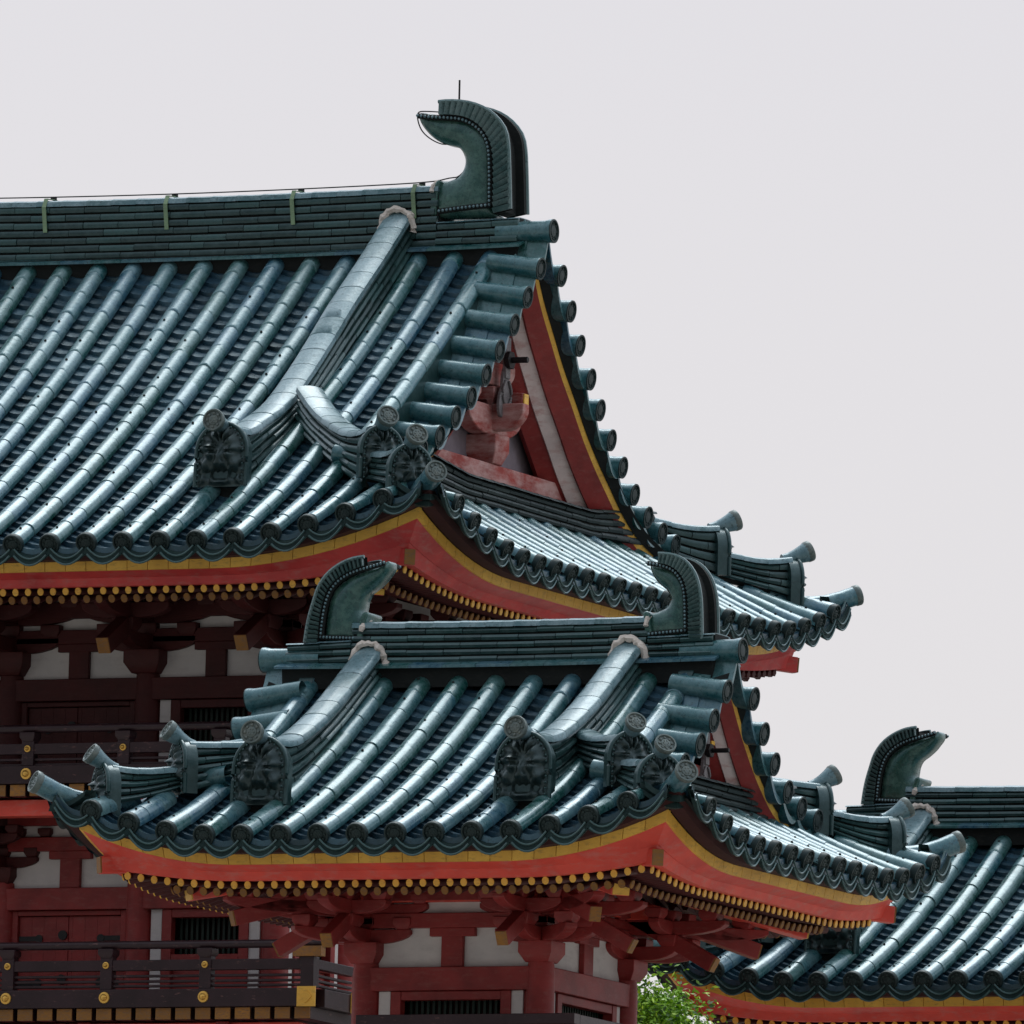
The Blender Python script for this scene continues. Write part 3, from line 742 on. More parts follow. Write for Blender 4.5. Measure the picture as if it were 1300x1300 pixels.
            qv = (zt-zf)/2.27; mb = MB(); hgt_ = zf+0.24*q
            def gz(v): return hgt_+v*(zt-0.75*q-hgt_)
            H_ = zt-0.75*q-hgt_
            block(mb, (xg+sx_*0.13, cyy, gz(0.0)), 0.30*q, 0.20*H_, 0.3)
            arm(mb, (xg+sx_*0.13, cyy, gz(0.30)), (0, 1, 0), 1.15*q, 0.15, 0.20*H_, 0.3)
            for yy in (-0.46, 0.0, 0.46): block(mb, (xg+sx_*0.13, cyy+yy*q, gz(0.40)), 0.20*q, 0.13*H_, 0.3)
            arm(mb, (xg+sx_*0.22, cyy, gz(0.32)), (1, 0, 0), 0.55*q, 0.13, 0.18*H_, 0.3)
            arm(mb, (xg+sx_*0.13, cyy, gz(0.62)), (0, 1, 0), 0.80*q, 0.15, 0.16*H_, 0.3)
            for yy in (-0.30, 0.30): block(mb, (xg+sx_*0.13, cyy+yy*q, gz(0.70)), 0.16*q, 0.11*H_, 0.3)
            mb.beam((xg+sx_*0.003, cyy+0.18*q, gz(0.47)), (xg+sx_*0.40, cyy+0.18*q, gz(0.45)), 0.10*q, 0.10*H_, 0.3)
            mb.build('gable_bracket', ['red_worn'], gw, bevel=0.010)
            mb = MB(); mb.beam((xg+sx_*0.403, cyy+0.18*q, gz(0.45)), (xg+sx_*0.415, cyy+0.18*q, gz(0.45)), 0.09*q, 0.09*H_, 0.3); mb.build('gilt_plate', ['gold'], gw)
            # pendant
            xp = s.cx+sx_*(s.g-0.40*q); zp = zt-1.22*q
            mb = MB()
            out = []
            for i in range(40):
                a = 2*math.pi*i/40; rr = (0.17+0.045*math.cos(3*a+math.pi/2))*q
                out.append((rr*0.72*math.cos(a), rr*1.25*math.sin(a)-0.22*q))
            mb.prism(out, lambda a, b_, d: (xp+sx_*d, cyy+a, zp+b_), -0.03, 0.0, 0.5)
            for yy in (-1, 1):
                mb.tube([(xp+sx_*0.01, cyy+yy*q*(0.03+0.06*math.sin(w_*0.5)), zp-q*(0.08+0.035*w_)) for w_ in range(8)], 0.014*q, 6, 0.2)
            mb.box(*sorted((xp-sx_*0.02, xp+sx_*0.015)), cyy-0.05*q, cyy+0.05*q, zp-0.06*q, zp+0.30*q, 0.5)
            pn = mb.build('gable_pendant', ['iron_grey'], s.root, bevel=0.006)
            mb = MB(); mb.tube([(xp, cyy, zp+0.10*q), (xp+sx_*0.05, cyy, zp+0.10*q)], 0.085*q, 6, 0.2); mb.tube([(xp+sx_*0.05, cyy, zp+0.10*q), (xp+sx_*0.20, cyy, zp+0.10*q)], 0.028*q, 8, 0.2)
            mb.build('boss_nail', ['black'], pn, bevel=0.005)
            # flashing ridge at the foot of the gable
            xf = s.cx+sx_*(s.g-0.30); zz = s.zfoot
            path = [(xf, s.cy-yb*1.02, zz-0.16, zz+0.05+0.10*q), (xf, s.cy-yb*0.5, zz-0.22, zz+0.0), (xf, s.cy+yb*0.5, zz-0.22, zz+0.0), (xf, s.cy+yb*1.02, zz-0.16, zz+0.05+0.10*q)]
            layered_ridge('gable_foot_ridge', path, (1, 0, 0), 0.13, 0.10, 4, s.root, caph=0.03, mats=('disc', 'under', 'disc'))

    def top_ridge(s):
        zr = s.zr; half = s.g-s.orn_in
        f = lambda x: zr+s.sag*((x/ s.g)**2)
        n = 24
        path = [(s.cx-half+2*half*i/n, s.cy, s.zledge+s.sag*(((-half+2*half*i/n)/s.g)**2)*0.6, f(-half+2*half*i/n)-s.caph) for i in range(n+1)]
        o = layered_ridge('main_ridge', path, (0, 1, 0), s.rw+0.03, s.rw, s.rn, s.root, capw=s.rw+0.012, caph=s.caph, step=0.33)
        # stub courses under each ornament, and the outward ledge
        for sx_ in (-1, 1):
            xa, xb = s.cx+sx_*half, s.cx+sx_*(s.g-s.edge)
            layered_ridge('ridge_end_courses', [(min(xa, xb), s.cy, s.zledge+s.sag*0.5, s.zorn-0.03), (max(xa, xb), s.cy, s.zledge+s.sag*0.6, s.zorn-0.01)], (0, 1, 0), s.rw+0.04, s.rw+0.02, 3, s.root, caph=0.02, capw=s.rw+0.03)
        L = s.g-s.edge+0.06; nn = round(2*L/0.30)
        for sy in (-1, 1):
            mb = MB()
            for i in range(nn):
                x0, x1 = -L+2*L*i/nn, -L+2*L*(i+1)/nn-0.004
                def p(x, o_, dz): return (s.cx+x, s.cy+sy*o_, s.zledge+s.sag*0.6*(x/s.g)**2+dz)
                w0, w1 = s.rw-0.02, s.rw+0.12
                mb.hexa([p(x0, w0, 0.0), p(x1, w0, 0.0), p(x1, w1, -0.055), p(x0, w1, -0.055), p(x0, w0, 0.02), p(x1, w0, 0.02), p(x1, w1, -0.035), p(x0, w1, -0.035)], random.uniform(.2, .8))
            mb.hexa([p(-L+.05, 0, -0.16), p(L-.05, 0, -0.16), p(L-.05, w1-0.07, -0.22), p(-L+.05, w1-0.07, -0.22), p(-L+.05, 0, -0.0), p(L-.05, 0, 0.0), p(L-.05, w1-0.05, -0.035), p(-L+.05, w1-0.05, -0.035)], 0.0, 1)
            mb.build('ridge_ledge', ['tile', 'under'], s.root, 30)
        return o

    def desc(s, tab, sd, ogre, fin_r, skipback=False):
        """descending ridges: tab = (t, z of cap top)"""
        for sy in (-1, 1):
            for sx_ in (1, -1):
                x = s.cx+sx_*sd
                tt = [q for q in tab]
                path = []
                P_ = smooth_path([V((t_, z_, 0)) for t_, z_ in tt], 4)
                for p in P_:
                    t_, z_ = p.x, p.y
                    base = s.z0+s.h(t_)-0.09
                    path.append((x, s.cy+sy*(s.a-t_), base, z_-0.075))
                path[0] = (path[0][0], path[0][1], path[0][2]-0.04, path[0][3])
                o = layered_ridge('descending_ridge', path, (1, 0, 0), s.dw+0.085, s.dw, 6, s.root, capw=s.dw+0.028, caph=0.070)
                t_e, z_e = tab[0]; ye = s.cy+sy*(s.a-t_e)
                dr = V((0, sy, 0))
                link('ogre_tile', ogre[0], o, basis((dr+V((0, 0, 0.06))).normalized(), loc=(x, ye+sy*0.03, z_e-ogre[1]-0.03)))
                finial(o, (x, ye-sy*0.02, z_e-0.035), dr, ogre[2]*0.8, 0.025, fin_r)
                # lime mortar where it meets the ridge
                mb = MB(); ty, tz = tab[-1]; yy = s.cy+sy*(s.rw+0.030); tz -= 0.62*max(0, s.rw+0.03-(s.a-ty)); pts = []
                for i in range(19):
                    a = math.pi*i/18; rr = s.dw+0.065+random.uniform(-.010, .014)
                    pts.append((x+rr*math.cos(a)*0.95, yy+sy*random.uniform(-0.01, .01), tz-0.07+rr*0.55*math.sin(a)-0.11*(1-math.sin(a))+random.uniform(-.008, .008)))
                mb.tube(pts, [0.030+random.uniform(-.010, .010) for _ in pts], 6, 0.3); mb.build('mortar_joint', ['mortar'], o)

    def hips(s, inner, outer, ogre, fin_r):
        """inner / outer: lists of (inset, z cap top, drop to bottom)"""
        for (sx_, sy) in ((1, -1), (-1, -1), (1, 1), (-1, 1)):
            c = V((s.cx+sx_*s.a, s.cy+sy*s.a, 0)); dd = V((-sx_, -sy, 0)); sv = V((sy, -sx_, 0)).normalized()*1.0
            sv = V((-sy*sx_*sx_, sx_*sy*sy, 0)).normalized() if False else V((dd.y, -dd.x, 0)).normalized()
            for (tab, w, n, og, nm) in ((inner, s.hw, 5, 0, 'hip_ridge'), (outer, s.hw*0.92, 4, 1, 'lower_hip_ridge')):
                P_ = smooth_path([V((i_, z_, b_)) for i_, z_, b_ in tab], 4)
                path = []
                for p in P_:
                    q = c+dd*p.x; path.append((q.x, q.y, p.z, p.y-0.065))
                o = layered_ridge(nm, path, sv, w+0.035, w, n, s.root, capw=w+0.022, caph=0.060, step=0.28)
                i_, z_, b_ = tab[0]; q = c+dd*i_
                dr = (-dd).normalized()
                link('ogre_tile', ogre[0], o, basis(dr, loc=(q.x+dr.x*0.02, q.y+dr.y*0.02, z_-ogre[1]-0.02)))
                finial(o, (q.x-dr.x*0.06, q.y-dr.y*0.06, z_-0.045), dr, ogre[2]*0.78, s.frise, fin_r)
            # corner tile
            z0c = s.z0+s.lf-0.01
            mb = MB(); pts = []; rs = []
            for i in range(7):
                d_ = -0.01+0.6*i/6; q = c+dd*d_; pts.append((q.x, q.y, s.hz(s.a-d_, d_)+0.02-0.05*math.sin(i/6*math.pi))); rs.append(s.rr*(1.0-0.1*i/6))
            mb.tube(pts, rs, 16, 0.6); o = mb.build('corner_tile', ['tile'], s.root)
            dr = (V(pts[0])-V(pts[2])).normalized()
            link('round_cap', PDISC, o, basis(dr, loc=V(pts[0])+dr*0.03) @ Matrix.Scale(s.rr/0.088, 4))
            # curled pan end under the corner
            mb = MB(); nq = 14
            sv2 = sv
            for (o0, o1, e0) in ((0.0, 0.05, 0.0), (0.055, 0.10, 0.03)):
                vs = []
                for q in range(nq+1):
                    x = -1+2*q/nq; zz = z0c+0.12*x*x-0.14; base = c+dd*(0.07+e0+0.16*abs(x))
                    P0_ = V((base.x, base.y, 0))+sv2*(x*0.21)
                    vs += [P0_+V((0, 0, zz-o0)), P0_+V((0, 0, zz-o1))-dd*0.01, P0_+dd*0.06+V((0, 0, zz-o1)), P0_+dd*0.06+V((0, 0, zz-o0))]
                mb.add(vs, [(q*4+e_, q*4+(e_+1) % 4, q*4+4+(e_+1) % 4, q*4+4+e_) for q in range(nq) for e_ in range(4)], 0.5)
            mb.build('corner_pan_end', ['pan_end'], o)

# ------------------------------------------------------------------ timber-work
def arm(mb, c, d, ln, w, h_, tone=0.3, mat=0):
    """bracket arm centred on c along d, underside curving up at both ends"""
    d = V(d).normalized(); sd_ = V((0, 0, 1)).cross(d)
    pr = [(-1, 1), (-1, 0.35), (-0.93, -0.1), (-0.80, -0.5), (-0.6, -0.85), (-0.42, -1), (0.42, -1), (0.6, -0.85), (0.80, -0.5), (0.93, -0.1), (1, 0.35), (1, 1)]
    mb.prism([(a*ln/2, b_*h_/2) for a, b_ in pr], lambda a, b_, e_: V(c)+d*a+V((0, 0, b_))+sd_*e_, -w/2, w/2, tone, mat)
def block(mb, c, w, h_, tone=0.3, d=(1, 0, 0), mat=0):
    c = V(c); d = V(d).normalized(); e_ = V((0, 0, 1)).cross(d)
    def ring(hw, z): return [c+d*(a*hw)+e_*(b_*hw)+V((0, 0, z)) for a, b_ in ((-1, -1), (1, -1), (1, 1), (-1, 1))]
    r = [ring(w*0.34, 0), ring(w*0.5, h_*0.45), ring(w*0.5, h_)]
    vs = r[0]+r[1]+r[2]
    mb.add(vs, [(3, 2, 1, 0), (8, 9, 10, 11)]+[(j*4+i, j*4+(i+1) % 4, j*4+4+(i+1) % 4, j*4+4+i) for j in (0, 1) for i in range(4)], tone, mat)
def bracket_set(root, c, outs, k=1.0, mat='red', gm='gold'):
    """c top of column; outs list of outward unit vectors; wall directions are perpendicular"""
    c = V(c); mb = MB(); gbs = []
    block(mb, c, 0.34*k, 0.20*k)
    z = c.z+0.20*k
    for o_ in outs:
        o_ = V(o_).normalized(); diag = abs(o_.x*o_.y) > 0.01
        if not diag:
            w = V((o_.y, o_.x, 0)); w = V((abs(w.x), abs(w.y), 0))
            arm(mb, c+V((0, 0, 0.26*k)), w, 0.92*k, 0.12*k, 0.13*k)
            for q in (-0.38, 0, 0.38): block(mb, c+w*(q*k)+V((0, 0, 0.325*k)), 0.18*k, 0.11*k)
            arm(mb, c+V((0, 0, 0.50*k)), w, 1.25*k, 0.11*k, 0.13*k)
            for q in (-0.55, -0.2, 0.2, 0.55): block(mb, c+w*(q*k)+V((0, 0, 0.565*k)), 0.17*k, 0.10*k)
        ex = 1.38 if diag else 1.0
        arm(mb, c+o_*(0.12*k*ex)+V((0, 0, 0.262*k)), o_, 0.85*k*ex, 0.118*k, 0.13*k)
        p1 = c+o_*(0.46*k*ex)
        block(mb, p1+V((0, 0, 0.325*k)), 0.19*k, 0.11*k)
        w = V((o_.y, -o_.x, 0))
        if not diag:
            arm(mb, p1+V((0, 0, 0.50*k)), w, 0.82*k, 0.11*k, 0.13*k)
            for q in (-0.34, 0, 0.34): block(mb, p1+w*(q*k)+V((0, 0, 0.565*k)), 0.17*k, 0.10*k)
        arm(mb, c+o_*(0.42*k*ex)+V((0, 0, 0.502*k)), o_, 1.25*k*ex, 0.12*k, 0.13*k)
        p2 = c+o_*(0.88*k*ex)
        block(mb, p2+V((0, 0, 0.565*k)), 0.19*k, 0.10*k)
        if not diag:
            arm(mb, p2+V((0, 0, 0.72*k)), w, 0.80*k, 0.11*k, 0.12*k)
        # tail rafter with gilt end
        a_, b_ = (c+o_*(0.98*k*ex)+V((0, 0, 0.36*k)), c+V((0, 0, 0.74*k))) if diag else (c+o_*(0.92*k)+V((0, 0, 0.15*k)), c+V((0, 0, 0.66*k)))
        mb.beam(a_, b_, 0.12*k, 0.15*k, 0.3); dn = (a_-b_).normalized(); gb = MB(); gb.beam(a_, a_+dn*0.012, 0.11*k, 0.14*k, 0.5); gbs.append(gb)
    o = mb.build('bracket_set', [mat], root, 35, bevel=0.006); [gb.build('gilt_plate', [gm], o) for gb in gbs]
    return o
def column(root, x, y, z0, z1, r, mat='red'):
    mb = MB(); mb.tube([(x, y, z0), (x, y, z1-0.12), (x, y, z1)], [r, r, r*0.9], 24, 0.2); return mb.build('column', [mat], root, 50)
def wall_bay(root, p0, p1, nrm, z_head, z_top, z_sill, kind, mats):
    """one bay between two columns: beams, plaster with strut, then doors or a barred window"""
    p0, p1, n = V(p0), V(p1), V(nrm); d = (p1-p0); L = d.length; d.normalize(); red = mats
    def bx(mb, a, b_, z0, z1, y0, y1, tone=0.3, mat=0):
        q = [p0+d*a+n*y0, p0+d*b_+n*y0, p0+d*b_+n*y1, p0+d*a+n*y1]
        mb.hexa([(v_.x, v_.y, z0) for v_ in q]+[(v_.x, v_.y, z1) for v_ in q], tone, mat)
    mb = MB(); bx(mb, 0, L, z_head, z_top+0.6, -0.06, 0.0); mb.build('plaster_panel', ['plaster'], root)
    mb = MB(); bx(mb, 0.05, L-0.05, z_head-0.19, z_head, -0.05, 0.085); mb.build('head_beam', [red], root, bevel=0.006)
    mb = MB(); bx(mb, 0.05, L-0.05, z_top, z_top+0.12, -0.05, 0.06); bx(mb, 0.05, L-0.05, z_top+0.22, z_top+0.36, -0.05, 0.07); mb.build('tie_beam', [red], root, bevel=0.006)
    mb = MB(); c = p0+d*(L/2)+n*0.045
    bx(mb, L/2-0.095, L/2+0.095, z_head, z_top, 0.001, 0.05); bx(mb, L/2-0.20, L/2+0.20, z_top-0.07, z_top, 0.001, 0.055); mb.build('strut', [red], root, bevel=0.006)
    zb = z_head-0.19
    if kind == 'window':
        mb = MB(); bx(mb, 0.05, L-0.05, z_sill-0.3, zb, -0.30, -0.26, mat=0); mb.build('infill_panel', ['dark'], root)
        for a in (0.13, L-0.24):
            mb = MB(); bx(mb, a, a+0.10, z_sill, zb-0.003, -0.04, 0.03); mb.build('plaster_strip', ['plaster'], root)
        mb = MB(); bx(mb, 0.24, 0.33, z_sill, zb-0.003, -0.04, 0.05); bx(mb, L-0.33, L-0.24, z_sill, zb-0.003, -0.04, 0.05)
        bx(mb, 0.33, L-0.33, zb-0.075, zb-0.003, -0.04, 0.045); bx(mb, 0.33, L-0.33, zb-0.47, zb-0.39, -0.04, 0.045)
        bx(mb, 0.33, L-0.33, z_sill-0.3, zb-0.47, -0.04, 0.0)
        bx(mb, 0.05, 0.13, z_sill-0.3, zb-0.003, -0.04, 0.01); bx(mb, L-0.14, L-0.05, z_sill-0.3, zb-0.003, -0.04, 0.01)
        w = mb.build('window_frame', [red], root, bevel=0.005)
        mb = MB(); k = 0.36
        while k < L-0.36:
            bx(mb, k, k+0.022, zb-0.40, zb-0.07, -0.10, -0.07); k += 0.05
        mb.build('window_bars', ['green_bar'], w)
    elif kind == 'door':
        mb = MB(); bx(mb, 0.05, 0.16, z_sill-0.3, zb-0.003, -0.06, 0.03); bx(mb, L-0.16, L-0.05, z_sill-0.3, zb-0.003, -0.06, 0.03); bx(mb, 0.16, L-0.16, zb-0.045, zb-0.003, -0.06, 0.03)
        bx(mb, L/2-0.02, L/2+0.02, z_sill-0.3, zb-0.045, -0.06, -0.01)
        mb.build('door_frame', [red], root, bevel=0.005)
        for (a, b_, hs) in ((0.165, L/2-0.022, 1), (L/2+0.022, L-0.165, -1)):
            mb = MB(); bx(mb, a, b_, z_sill-0.3, zb-0.05, -0.05, -0.005)
            for q in range(1, 4): bx(mb, a+(b_-a)*q/4-0.002, a+(b_-a)*q/4+0.002, z_sill-0.3, zb-0.05, -0.005, -0.003, 0.9)
            dr = mb.build('door', [red], root, bevel=0.004)
            for zz in (zb-0.24, zb-0.62):
                mb = MB(); x0, x1 = (a, a+0.19) if hs > 0 else (b_-0.19, b_)
                bx(mb, x0, x1, zz-0.022, zz+0.022, -0.0045, 0.006); xm = x1 if hs > 0 else x0
                q = p0+d*xm+n*0.0; mb.tube([(q.x, q.y, zz), tuple(V((q.x, q.y, zz))+n*0.01)], 0.036, 10, 0.3)
                mb.build('strap_hinge', ['black'], dr)
                mb = MB(); xs = b_-0.045 if hs > 0 else a+0.045
                if hs > 0:
                    q = p0+d*xs; mb.tube([(q.x, q.y, zz+0.03), tuple(V((q.x, q.y, zz+0.03))+n*0.014)], 0.042, 12, 0.3); mb.build('door_stud', ['black'], dr)
    else:
        mb = MB(); bx(mb, 0.05, L-0.05, z_sill-0.3, zb-0.003, -0.05, 0.0); mb.build('infill_panel', [red], root)

def balcony(root, x0, x1, y, yb, ztop, zbot, sp, xph, side_end=None, worn=0.0):
    """railing along X at y with bosses, deck and joist ends; zbot = underside of floor beam"""
    H = ztop-zbot
    dk = MB(); dk.box(x0, x1, y+0.02, yb, zbot+0.10, zbot+0.15, 0.3); deck = dk.build('balcony_floor', ['dark'], root)
    rail = MB()
    rail.tube([(x0, y, ztop-0.035), (x1+0.14 if side_end is None else x1, y, ztop-0.035)], 0.036, 12, 0.3)
    rail.box(x0, x1, y-0.035, y+0.035, ztop-0.255, ztop-0.165, 0.2)
    for q in (0.30, 0.345, 0.385): rail.box(x0, x1, y-0.02, y+0.02, ztop-q-0.012, ztop-q+0.010, 0.2)
    rl = rail.build('balcony_railing', ['lacquer'], root, bevel=0.004)
    bm_ = MB(); bm_.box(x0, x1, y-0.06, y+0.09, zbot, zbot+0.155, 0.3); fb = bm_.build('floor_beam', ['lacquer'], root, bevel=0.006)
    x = xph
    while x > x0: x -= sp
    x += sp
    while x < x1-0.05:
        mb = MB(); mb.box(x-0.055, x+0.055, y-0.045, y+0.045, zbot+0.155, ztop-0.10, 0.2); block(mb, (x, y, ztop-0.15), 0.14, 0.08, 0.2); mb.build('post', ['lacquer'], rl, bevel=0.004)
        for (zz, r_) in ((ztop-0.21, 0.030), (zbot+0.085, 0.050)):
            mb = MB(); yy = y-(0.045 if r_ < 0.04 else 0.060)
            mb.lathe([(r_, 0.0), (r_*0.96, 0.010), (r_*0.62, 0.014), (r_*0.58, 0.026), (r_*0.2, 0.042), (0.001, 0.044)], 14, 0.4, 0, basis((0, -1, 0), loc=(x, yy, zz)))
            mb.build('gilt_boss', ['brass'], rl if r_ < 0.04 else fb)
        x += sp
    x = x0+0.07; n = 0
    while x < x1-0.03:
        mb = MB(); mb.box(x-0.072, x+0.072, y-0.02, yb, zbot-0.105, zbot-0.004, 0.3, 0); mb.box(x-0.070, x+0.070, y-0.032, y-0.021, zbot-0.102, zbot-0.006, random.random(), 1)
        if x > -9.4: mb.build('floor_joist', ['lacquer', 'gold_old'], root)
        x += 0.185
    mb = MB(); mb.box(x0, x1-0.15, y+0.10, y+0.28, zbot-0.26, zbot-0.12, 0.3); mb.build('edge_beam', ['red'], root, bevel=0.006)
    return rl, fb

def body(root, xs, y0, y1, side_ys, z_head, z_top, z_sill, r, kinds, mats, zfloor, k, corner_only=False):
    cz = z_head+0.05
    for x in xs:
        column(root, x, y0, zfloor, cz, r, mats)
    for y in side_ys[1:]:
        column(root, xs[-1], y, zfloor, cz, r, mats)
    for i in range(len(xs)-1):
        wall_bay(root, (xs[i], y0, 0), (xs[i+1], y0, 0), (0, -1, 0), z_head, z_top, z_sill, kinds[i], mats)
    for i in range(len(side_ys)-1):
        wall_bay(root, (xs[-1], side_ys[i], 0), (xs[-1], side_ys[i+1], 0), (1, 0, 0), z_head, z_top, z_sill, 'window', mats)
    # dark core that keeps daylight out of the rooms
    mb = MB(); mb.box(xs[0]+0.33, xs[-1]-0.33, y0+0.33, y1-0.33, zfloor, z_top+0.55, 0.2); mb.build('dark_core', ['dark'], root)
    # rear and left walls
    mb = MB(); mb.box(xs[0], xs[-1], y1-0.05, y1+0.05, zfloor, z_top+0.6, 0.2); mb.build('rear_wall', [mats], root); mb = MB(); mb.box(xs[0]-0.05, xs[0]+0.05, y0+0.05, y1-0.05, zfloor, z_top+0.6, 0.2); mb.build('rear_wall', [mats], root)

# ------------------------------------------------------------------ ground
mb = MB(); mb.box(-1500, 1500, -1500, 1500, -0.5, 0.0, 0.3); g = mb.build('ground', ['gravel']); g['kind'] = 'structure'
mb = MB(); mb.box(-18, 3.5, -2.5, 22, 0.004, 1.0, 0.3); mb.box(-18.3, 3.8, -2.8, 22.3, 0.004, 0.5, 0.5)
pl = mb.build('stone_plinth', ['stone']); pl['label'] = 'wide grey stone plinth that carries the tower and its corner turrets'; pl['category'] = 'plinth'

# ------------------------------------------------------------------ main tower
tower = thing('gate_tower', 'large two storey red tower with big teal tiled roof, lightning rod on its ridge, left', 'tower', 'tile roofed shrine tower buildings')
A = 4.57
mr = Roof(tower, cx=-7.75, cy=10.10, a=A, g=3.62, z0=16.14, h1=0.50, h2=0.041, lf=0.50, ll=2.15, pitch=0.3425, nrow=12, rr=0.087,
          vtab=[(0, 19.33), (0.23, 18.97), (0.47, 18.69), (0.71, 18.42), (0.985, 18.16), (1.23, 17.92), (1.51, 17.69), (1.80, 17.485), (2.10, 17.28), (2.43, 17.12), (2.78, 17.02), (3.10, 16.95)],
          vy=-0.12, zr=19.755, sag=0.065, zledge=19.20, zorn=19.46, rw=0.17, rn=7, caph=0.07, orn_in=1.08, edge=0.30, bs=1.0, zfoot=17.06,
          dw=0.105, hw=0.105, frise=0.085, xmin=-8.6, skip_back=False, bright=False)
for k in range(4): mr.slope(k, caps=(k in (0, 1)), fine=(k in (0, 1)))
mr.eaves(); mr.verge(); rdg = mr.top_ridge()
mr.desc([(0.98, 17.26), (1.25, 17.27), (1.56, 17.40), (1.94, 17.57), (2.32, 17.83), (2.80, 18.22), (3.27, 18.63), (3.85, 19.09), (4.40, 19.55)], 2.17, (OGRE_BIG, 0.53, 0.30), 0.094)
mr.hips([(0.95, 17.21, 16.66), (1.15, 17.20, 16.76), (1.45, 17.27, 16.92), (1.86, 17.48, 17.16), (2.18, 17.74, 17.36)],
        [(0.45, 16.98, 16.60), (0.65, 16.95, 16.66), (0.95, 17.00, 16.74)], (OGRE_SMALL, 0.45, 0.30), 0.092)
sx_ = 132.3*3.25; xz = (-5.28, 20.47)
def fn_main(a, b_):
    x = -4.4115-0.100+(a-818)/sx_*1.0; z = 19.475+(650-b_)/(3.25*142.5)
    return (x, z-0.0*(x+5))
orn = ornament('ridge_end_ornament', MAIN_ORN, fn_main, 10.10, tower, 0.40, rod=True)
ornament('ridge_end_ornament', MAIN_ORN, lambda a, b_: (-15.5-fn_main(a, b_)[0], fn_main(a, b_)[1]), 10.10, tower, 0.40)
# copper straps and the lightning wire on the ridge
for x in (-9.00, -7.82, -6.60, -5.44):
    z = 19.755+0.065*((x+7.75)/3.62)**2-0.008; mb = MB(); pts = [(x+0.02, 10.10-0.195, z-0.30), (x, 10.10-0.195, z-0.08), (x, 10.10-0.15, z+0.0), (x, 10.10, z+0.015), (x, 10.25, z), (x, 10.295, z-0.1)]
    for a, b_ in zip(pts, pts[1:]):
        d = V(b_)-V(a); mb.obox((V(a)+V(b_))/2, d.normalized(), V((1, 0, 0)), d.normalized().cross(V((1, 0, 0))), d.length/2+0.004, 0.019, 0.003, 0.5)
    mb.build('ridge_strap', ['strap'], rdg)
    mb = MB(); mb.tube([(x, 10.10, z+0.015), (x, 10.10, z+0.035)], 0.03, 8, 0.3); mb.build('wire_clip', ['black'], rdg)
mb = MB(); wp = [V((-11.2, 10.02, 19.83))]+[V((x, 10.02, 19.755+0.065*((x+7.75)/3.62)**2+0.018)) for x in (-10, -9, -7.82, -6.6, -5.44)]
wp += [V((fn_main(*p)[0], 10.02, fn_main(*p)[1])) for p in ((545, 485), (580, 480), (606, 455), (613, 420), (600, 375), (565, 348), (510, 345), (460, 320), (425, 285), (408, 240), (412, 212), (450, 210), (515, 216))]
mb.tube(smooth_path(wp, 4), 0.006, 6, 0.2); mb.build('lightning_wire', ['black'], rdg)

# upper storey
XS = [-9.34, -8.04, -6.745, -5.45]; SY = [7.6, 8.9, 10.2, 11.5, 12.6]
body(tower, XS, 7.6, 12.6, SY, 15.215, 15.52, 14.20, 0.115, ['plain', 'door', 'window'], 'red_shaded', 13.9, 0.95)
for x in XS: bracket_set(tower, (x, 7.6, 15.25), [(0, -1, 0)] if x < -5.5 else [(0, -1, 0), (1, 0, 0), (1, -1, 0)], 1.0, 'red_shaded', 'gold_old')
for y in SY[1:]: bracket_set(tower, (XS[-1], y, 15.25), [(1, 0, 0)] if y < 12.5 else [(1, 0, 0), (1, 1, 0)], 1.0, 'red_shaded', 'gold_old')
mb = MB(); mb.box(-12.0, -4.4, 6.60, 6.74, 16.02, 16.16, 0.3); mb.box(-4.52, -4.38, 6.74, 13.6, 16.02, 16.16, 0.3); mb.build('eave_purlin', ['red_shaded'], tower)
balcony(tower, -11.6, -4.55, 6.60, 7.6, 14.72, 14.21, 0.90, -7.37)
# lower storey
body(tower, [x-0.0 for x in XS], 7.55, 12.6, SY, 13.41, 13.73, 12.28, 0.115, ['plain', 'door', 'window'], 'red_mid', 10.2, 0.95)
for x in XS: bracket_set(tower, (x, 7.55, 13.45), [(0, -1, 0)] if x < -5.5 else [(0, -1, 0), (1, 0, 0), (1, -1, 0)], 0.72, 'red_shaded', 'gold_old')
rl, fb = balcony(tower, -11.6, -4.62, 6.50, 7.55, 12.85, 12.28, 0.925, -6.52)
# returning side of the lower balcony with gilt plates
mb = MB(); mb.box(-4.68, -4.54, 6.60, 7.30, 12.28, 12.435, 0.3); mb.box(-4.66, -4.58, 6.55, 7.30, 12.60, 12.68, 0.3)
for q in (0.30, 0.345, 0.385): mb.box(-4.65, -4.61, 6.55, 7.30, 12.85-q-.012, 12.85-q+.01, 0.2)
mb.box(-4.70, -4.58, 6.44, 6.56, 12.44, 12.70, 0.2); mb.build('side_railing', ['lacquer'], tower, bevel=0.004)
mb = MB(); mb.box(-4.536, -4.524, 7.12, 7.30, 12.275, 12.445, 0.1); mb.build('gilt_plate', ['gold'], tower)
mb = MB(); mb.box(-4.76, -4.50, 6.41, 6.50, 12.70, 12.785, 0.4); mb.build('gilt_plate', ['gold_old'], tower)
mb = MB(); mb.box(-4.72, -4.55, 6.425, 6.437, 12.275, 12.445, 0.1)
mb.obox((-4.635, 6.421, 12.36), V((1, 0, 1)).normalized(), V((0, 1, 0)), V((-1, 0, 1)).normalized(), 0.04, 0.004, 0.04, 0.9)
mb.build('gilt_plate', ['gold'], tower)
